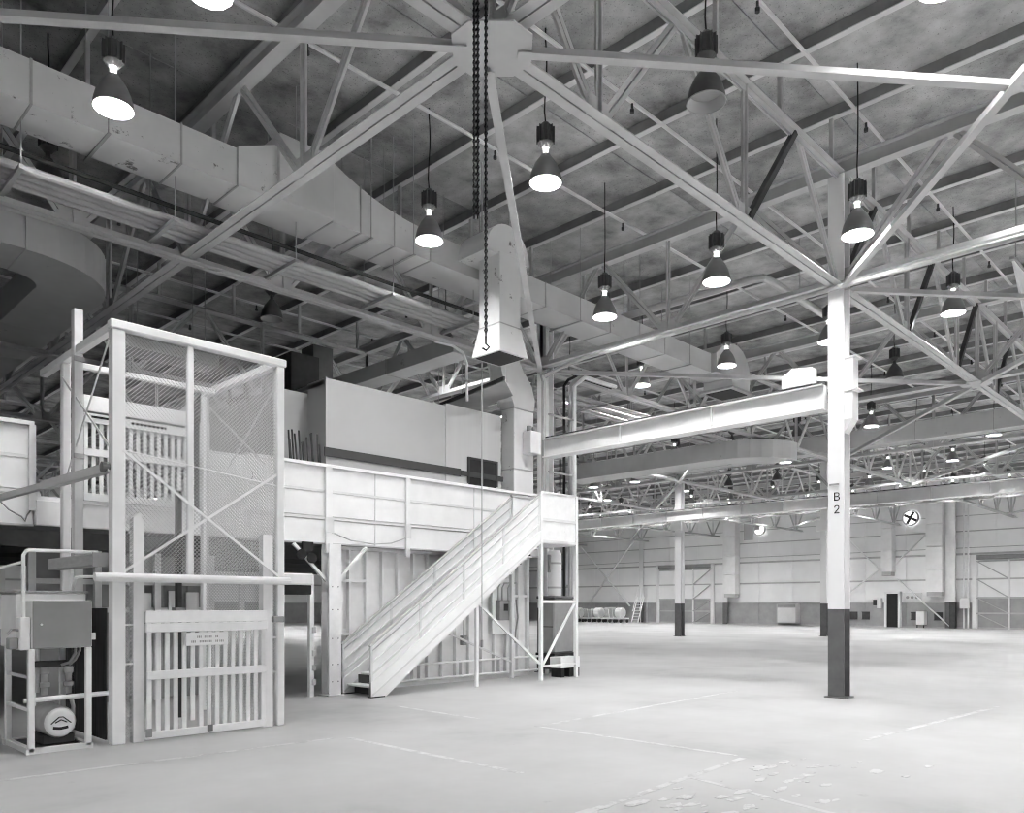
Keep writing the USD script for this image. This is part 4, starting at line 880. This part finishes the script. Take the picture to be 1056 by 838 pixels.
# ================================================================ FAR WALL THINGS
t = thing('wall_fan', 'round wall fan with dark blades against bright daylight high on the far wall', 'fan')
fy, fz = 18.6, 7.45
obj('ring', J(*[bar((57.75, fy + .5 * math.cos(a), fz + .5 * math.sin(a)), (57.75, fy + .5 * math.cos(a + .27), fz + .5 * math.sin(a + .27)), .2, .07, (0, math.cos(a + .13), math.sin(a + .13))) for a in np.arange(0, 6.28, .2618)]), 'girt', t)
obj('daylight', cyl((57.84, fy, fz), (57.86, fy, fz), .5, 24), 'daylight_gap', t, label='bright daylight behind the fan')
for k in range(4):
    a = .5 + k * math.pi / 2; obj('blade', bar((57.72, fy + .06 * math.cos(a), fz + .06 * math.sin(a)), (57.72, fy + .44 * math.cos(a), fz + .44 * math.sin(a)), .015, .17, (0, -math.sin(a), math.cos(a))), 'dark_grey', t)
obj('hub', cyl((57.66, fy, fz), (57.8, fy, fz), .09), 'dark_grey', t)
t = thing('vent_opening', 'half shuttered round vent glowing high on the far wall left of the nearest column', 'vent')
obj('daylight', cyl((57.84, 29.6, 7.4), (57.86, 29.6, 7.4), .45, 24), 'daylight_gap', t); obj('ring', J(*[bar((57.75, 29.6 + .46 * math.cos(a), 7.4 + .46 * math.sin(a)), (57.75, 29.6 + .46 * math.cos(a + .27), 7.4 + .46 * math.sin(a + .27)), .2, .06, (0, math.cos(a + .13), math.sin(a + .13))) for a in np.arange(0, 6.28, .2618)]), 'girt', t)
obj('shutter', bx(57.7, 57.74, 29.55, 30.1, 7.35, 7.9), 'girt', t); obj('frame', bx(57.7, 57.8, 30.15, 30.9, 6.6, 8.1), 'girt', t)
for k, y in enumerate((22.45, 21.6, 18.35, 16.9)):
    obj('floor_vent', J(bx(57.86, 57.93, y - .25, y + .25, .55, 1.0), bx(57.84, 57.86, y - .28, y + .28, .5, .55), bx(57.84, 57.86, y - .28, y + .28, 1.0, 1.05)), 'dark_grey', label='small dark square vent low on the far wall, ' + ['just right of the nearest column', 'second right of the nearest column', 'right of the black doorway', 'beside the corner post'][k], cat='vent')
t = thing('wall_cabinet', 'pale steel cabinet against the far wall left of the nearest column', 'cabinet')
obj('body', cb(57.3, 57.9, 26.4, 28.0, .15, 1.6, .02), 'girt', t); obj('door', cb(57.27, 57.3, 26.5, 27.9, .2, 1.3, .01), 'cream_paint', t); obj('louvre', bx(57.26, 57.3, 26.5, 27.9, 1.36, 1.55), 'grey_paint', t)
t = thing('white_locker', 'small white locker on the floor beside the black doorway', 'locker')
obj('body', cb(57.3, 57.9, 17.6, 18.1, .2, 1.1, .02), 'white_paint', t); obj('leg', J(bx(57.35, 57.4, 17.62, 17.68, 0, .2), bx(57.35, 57.4, 18.02, 18.08, 0, .2)), 'dark_grey', t)
t = thing('wall_phone', 'small pale telephone box with dark window on the far wall', 'box')
obj('box', cb(57.7, 57.93, 20.5, 20.8, 1.3, 2.0, .02), 'cream_paint', t); obj('window', cb(57.7, 57.9, 20.85, 21.05, 1.5, 1.9, .01), 'dark_grey', t)
t = thing('exit_notice', 'small bright white notice on the braced door at the right edge', 'sign')
obj('plate', cb(57.7, 57.78, 9.85, 10.15, 1.5, 2.3, .01), 'sign_white', t); obj('holder', bx(57.78, 57.84, 9.9, 10.1, 1.6, 2.2), 'girt', t)
t = thing('control_rack', 'white wall rack with small dials beside the black doorway', 'rack')
obj('board', cb(57.8, 57.94, 17.9, 19.1, 1.75, 2.35, .02), 'cream_paint', t)
for k in range(3): obj('dial', cyl((57.76, 18.2 + .3 * k, 2.05), (57.8, 18.2 + .3 * k, 2.05), .1), 'grey_paint', t)
# machines parked along the far left of that wall
for k in range(6):
    y = 46.8 - 1.15 * k
    t = thing('parked_cart', ['low cart with pale tank at the left end of the far wall', 'second low cart from the left along the far wall', 'low cart with drum near the middle of the machine row', 'pale machine with a round drum in the machine row', 'low pale cart next to the rolling ladder', 'small cart beside the rolling ladder'][k], 'cart')
    obj('deck', cb(54.6, 55.9, y - .45, y + .4, .3, .42, .02), 'cream_paint', t)
    for sx in (54.75, 55.7):
        for sy in (-.35, .3): obj('wheel', cyl((sx, y + sy - .04, .15), (sx, y + sy + .04, .15), .15, 12), 'dark_grey', t)
    if k % 2: obj('drum', cyl((55.2, y - .3, .85), (55.2, y + .3, .85), .42, 16), 'white_paint', t)
    else: obj('housing', cb(54.8, 55.7, y - .3, y + .25, .42, .9 + .1 * k, .04), 'motor', t)
    obj('handle', tube([(54.65, y - .4, .42), (54.5, y - .4, 1.15), (54.5, y + .35, 1.15), (54.65, y + .35, .42)], .03, 6), 'white_worn', t)
t = thing('rolling_ladder', 'white rolling ladder with hand rail standing near the far wall', 'ladder')
for y in (39.1, 39.75): obj('stile', bar((55, y, .03), (55.9, y, 2.2), .06, .08), 'white_paint', t)
for k in range(8): obj('rung', bx(54.98 + .12 * k, 55.15 + .12 * k, 39.1, 39.75, .25 + .25 * k, .29 + .25 * k), 'white_paint', t)
obj('hand_rail', tube([(55.2, 39.1, 1.0), (55.9, 39.1, 2.9), (56.3, 39.1, 2.9), (56.3, 39.1, 0)], .03, 6), 'white_paint', t); obj('hand_rail', tube([(55.2, 39.75, 1.0), (55.9, 39.75, 2.9), (56.3, 39.75, 2.9), (56.3, 39.75, 0)], .03, 6), 'white_paint', t)
t = thing('corner_post', 'dark based post with white pipes at the right of the far wall', 'post')
obj('post', bx(57.3, 57.6, 15.75, 16.05, 1.7, 8.6), 'white_paint', t); obj('base', bx(57.28, 57.62, 15.73, 16.07, 0, 1.7), 'dark_grey', t)
for y in (15.3, 15.05): obj('pipe', cyl((57.6, y, 0), (57.6, y, 8.5), .05, 8), 'white_paint', t)
obj('post_box', cb(57.4, 57.56, 14.95, 15.5, 1.3, 2.0, .02), 'cream_paint', t)
print('prims', sum(1 for _ in stage.Traverse()))
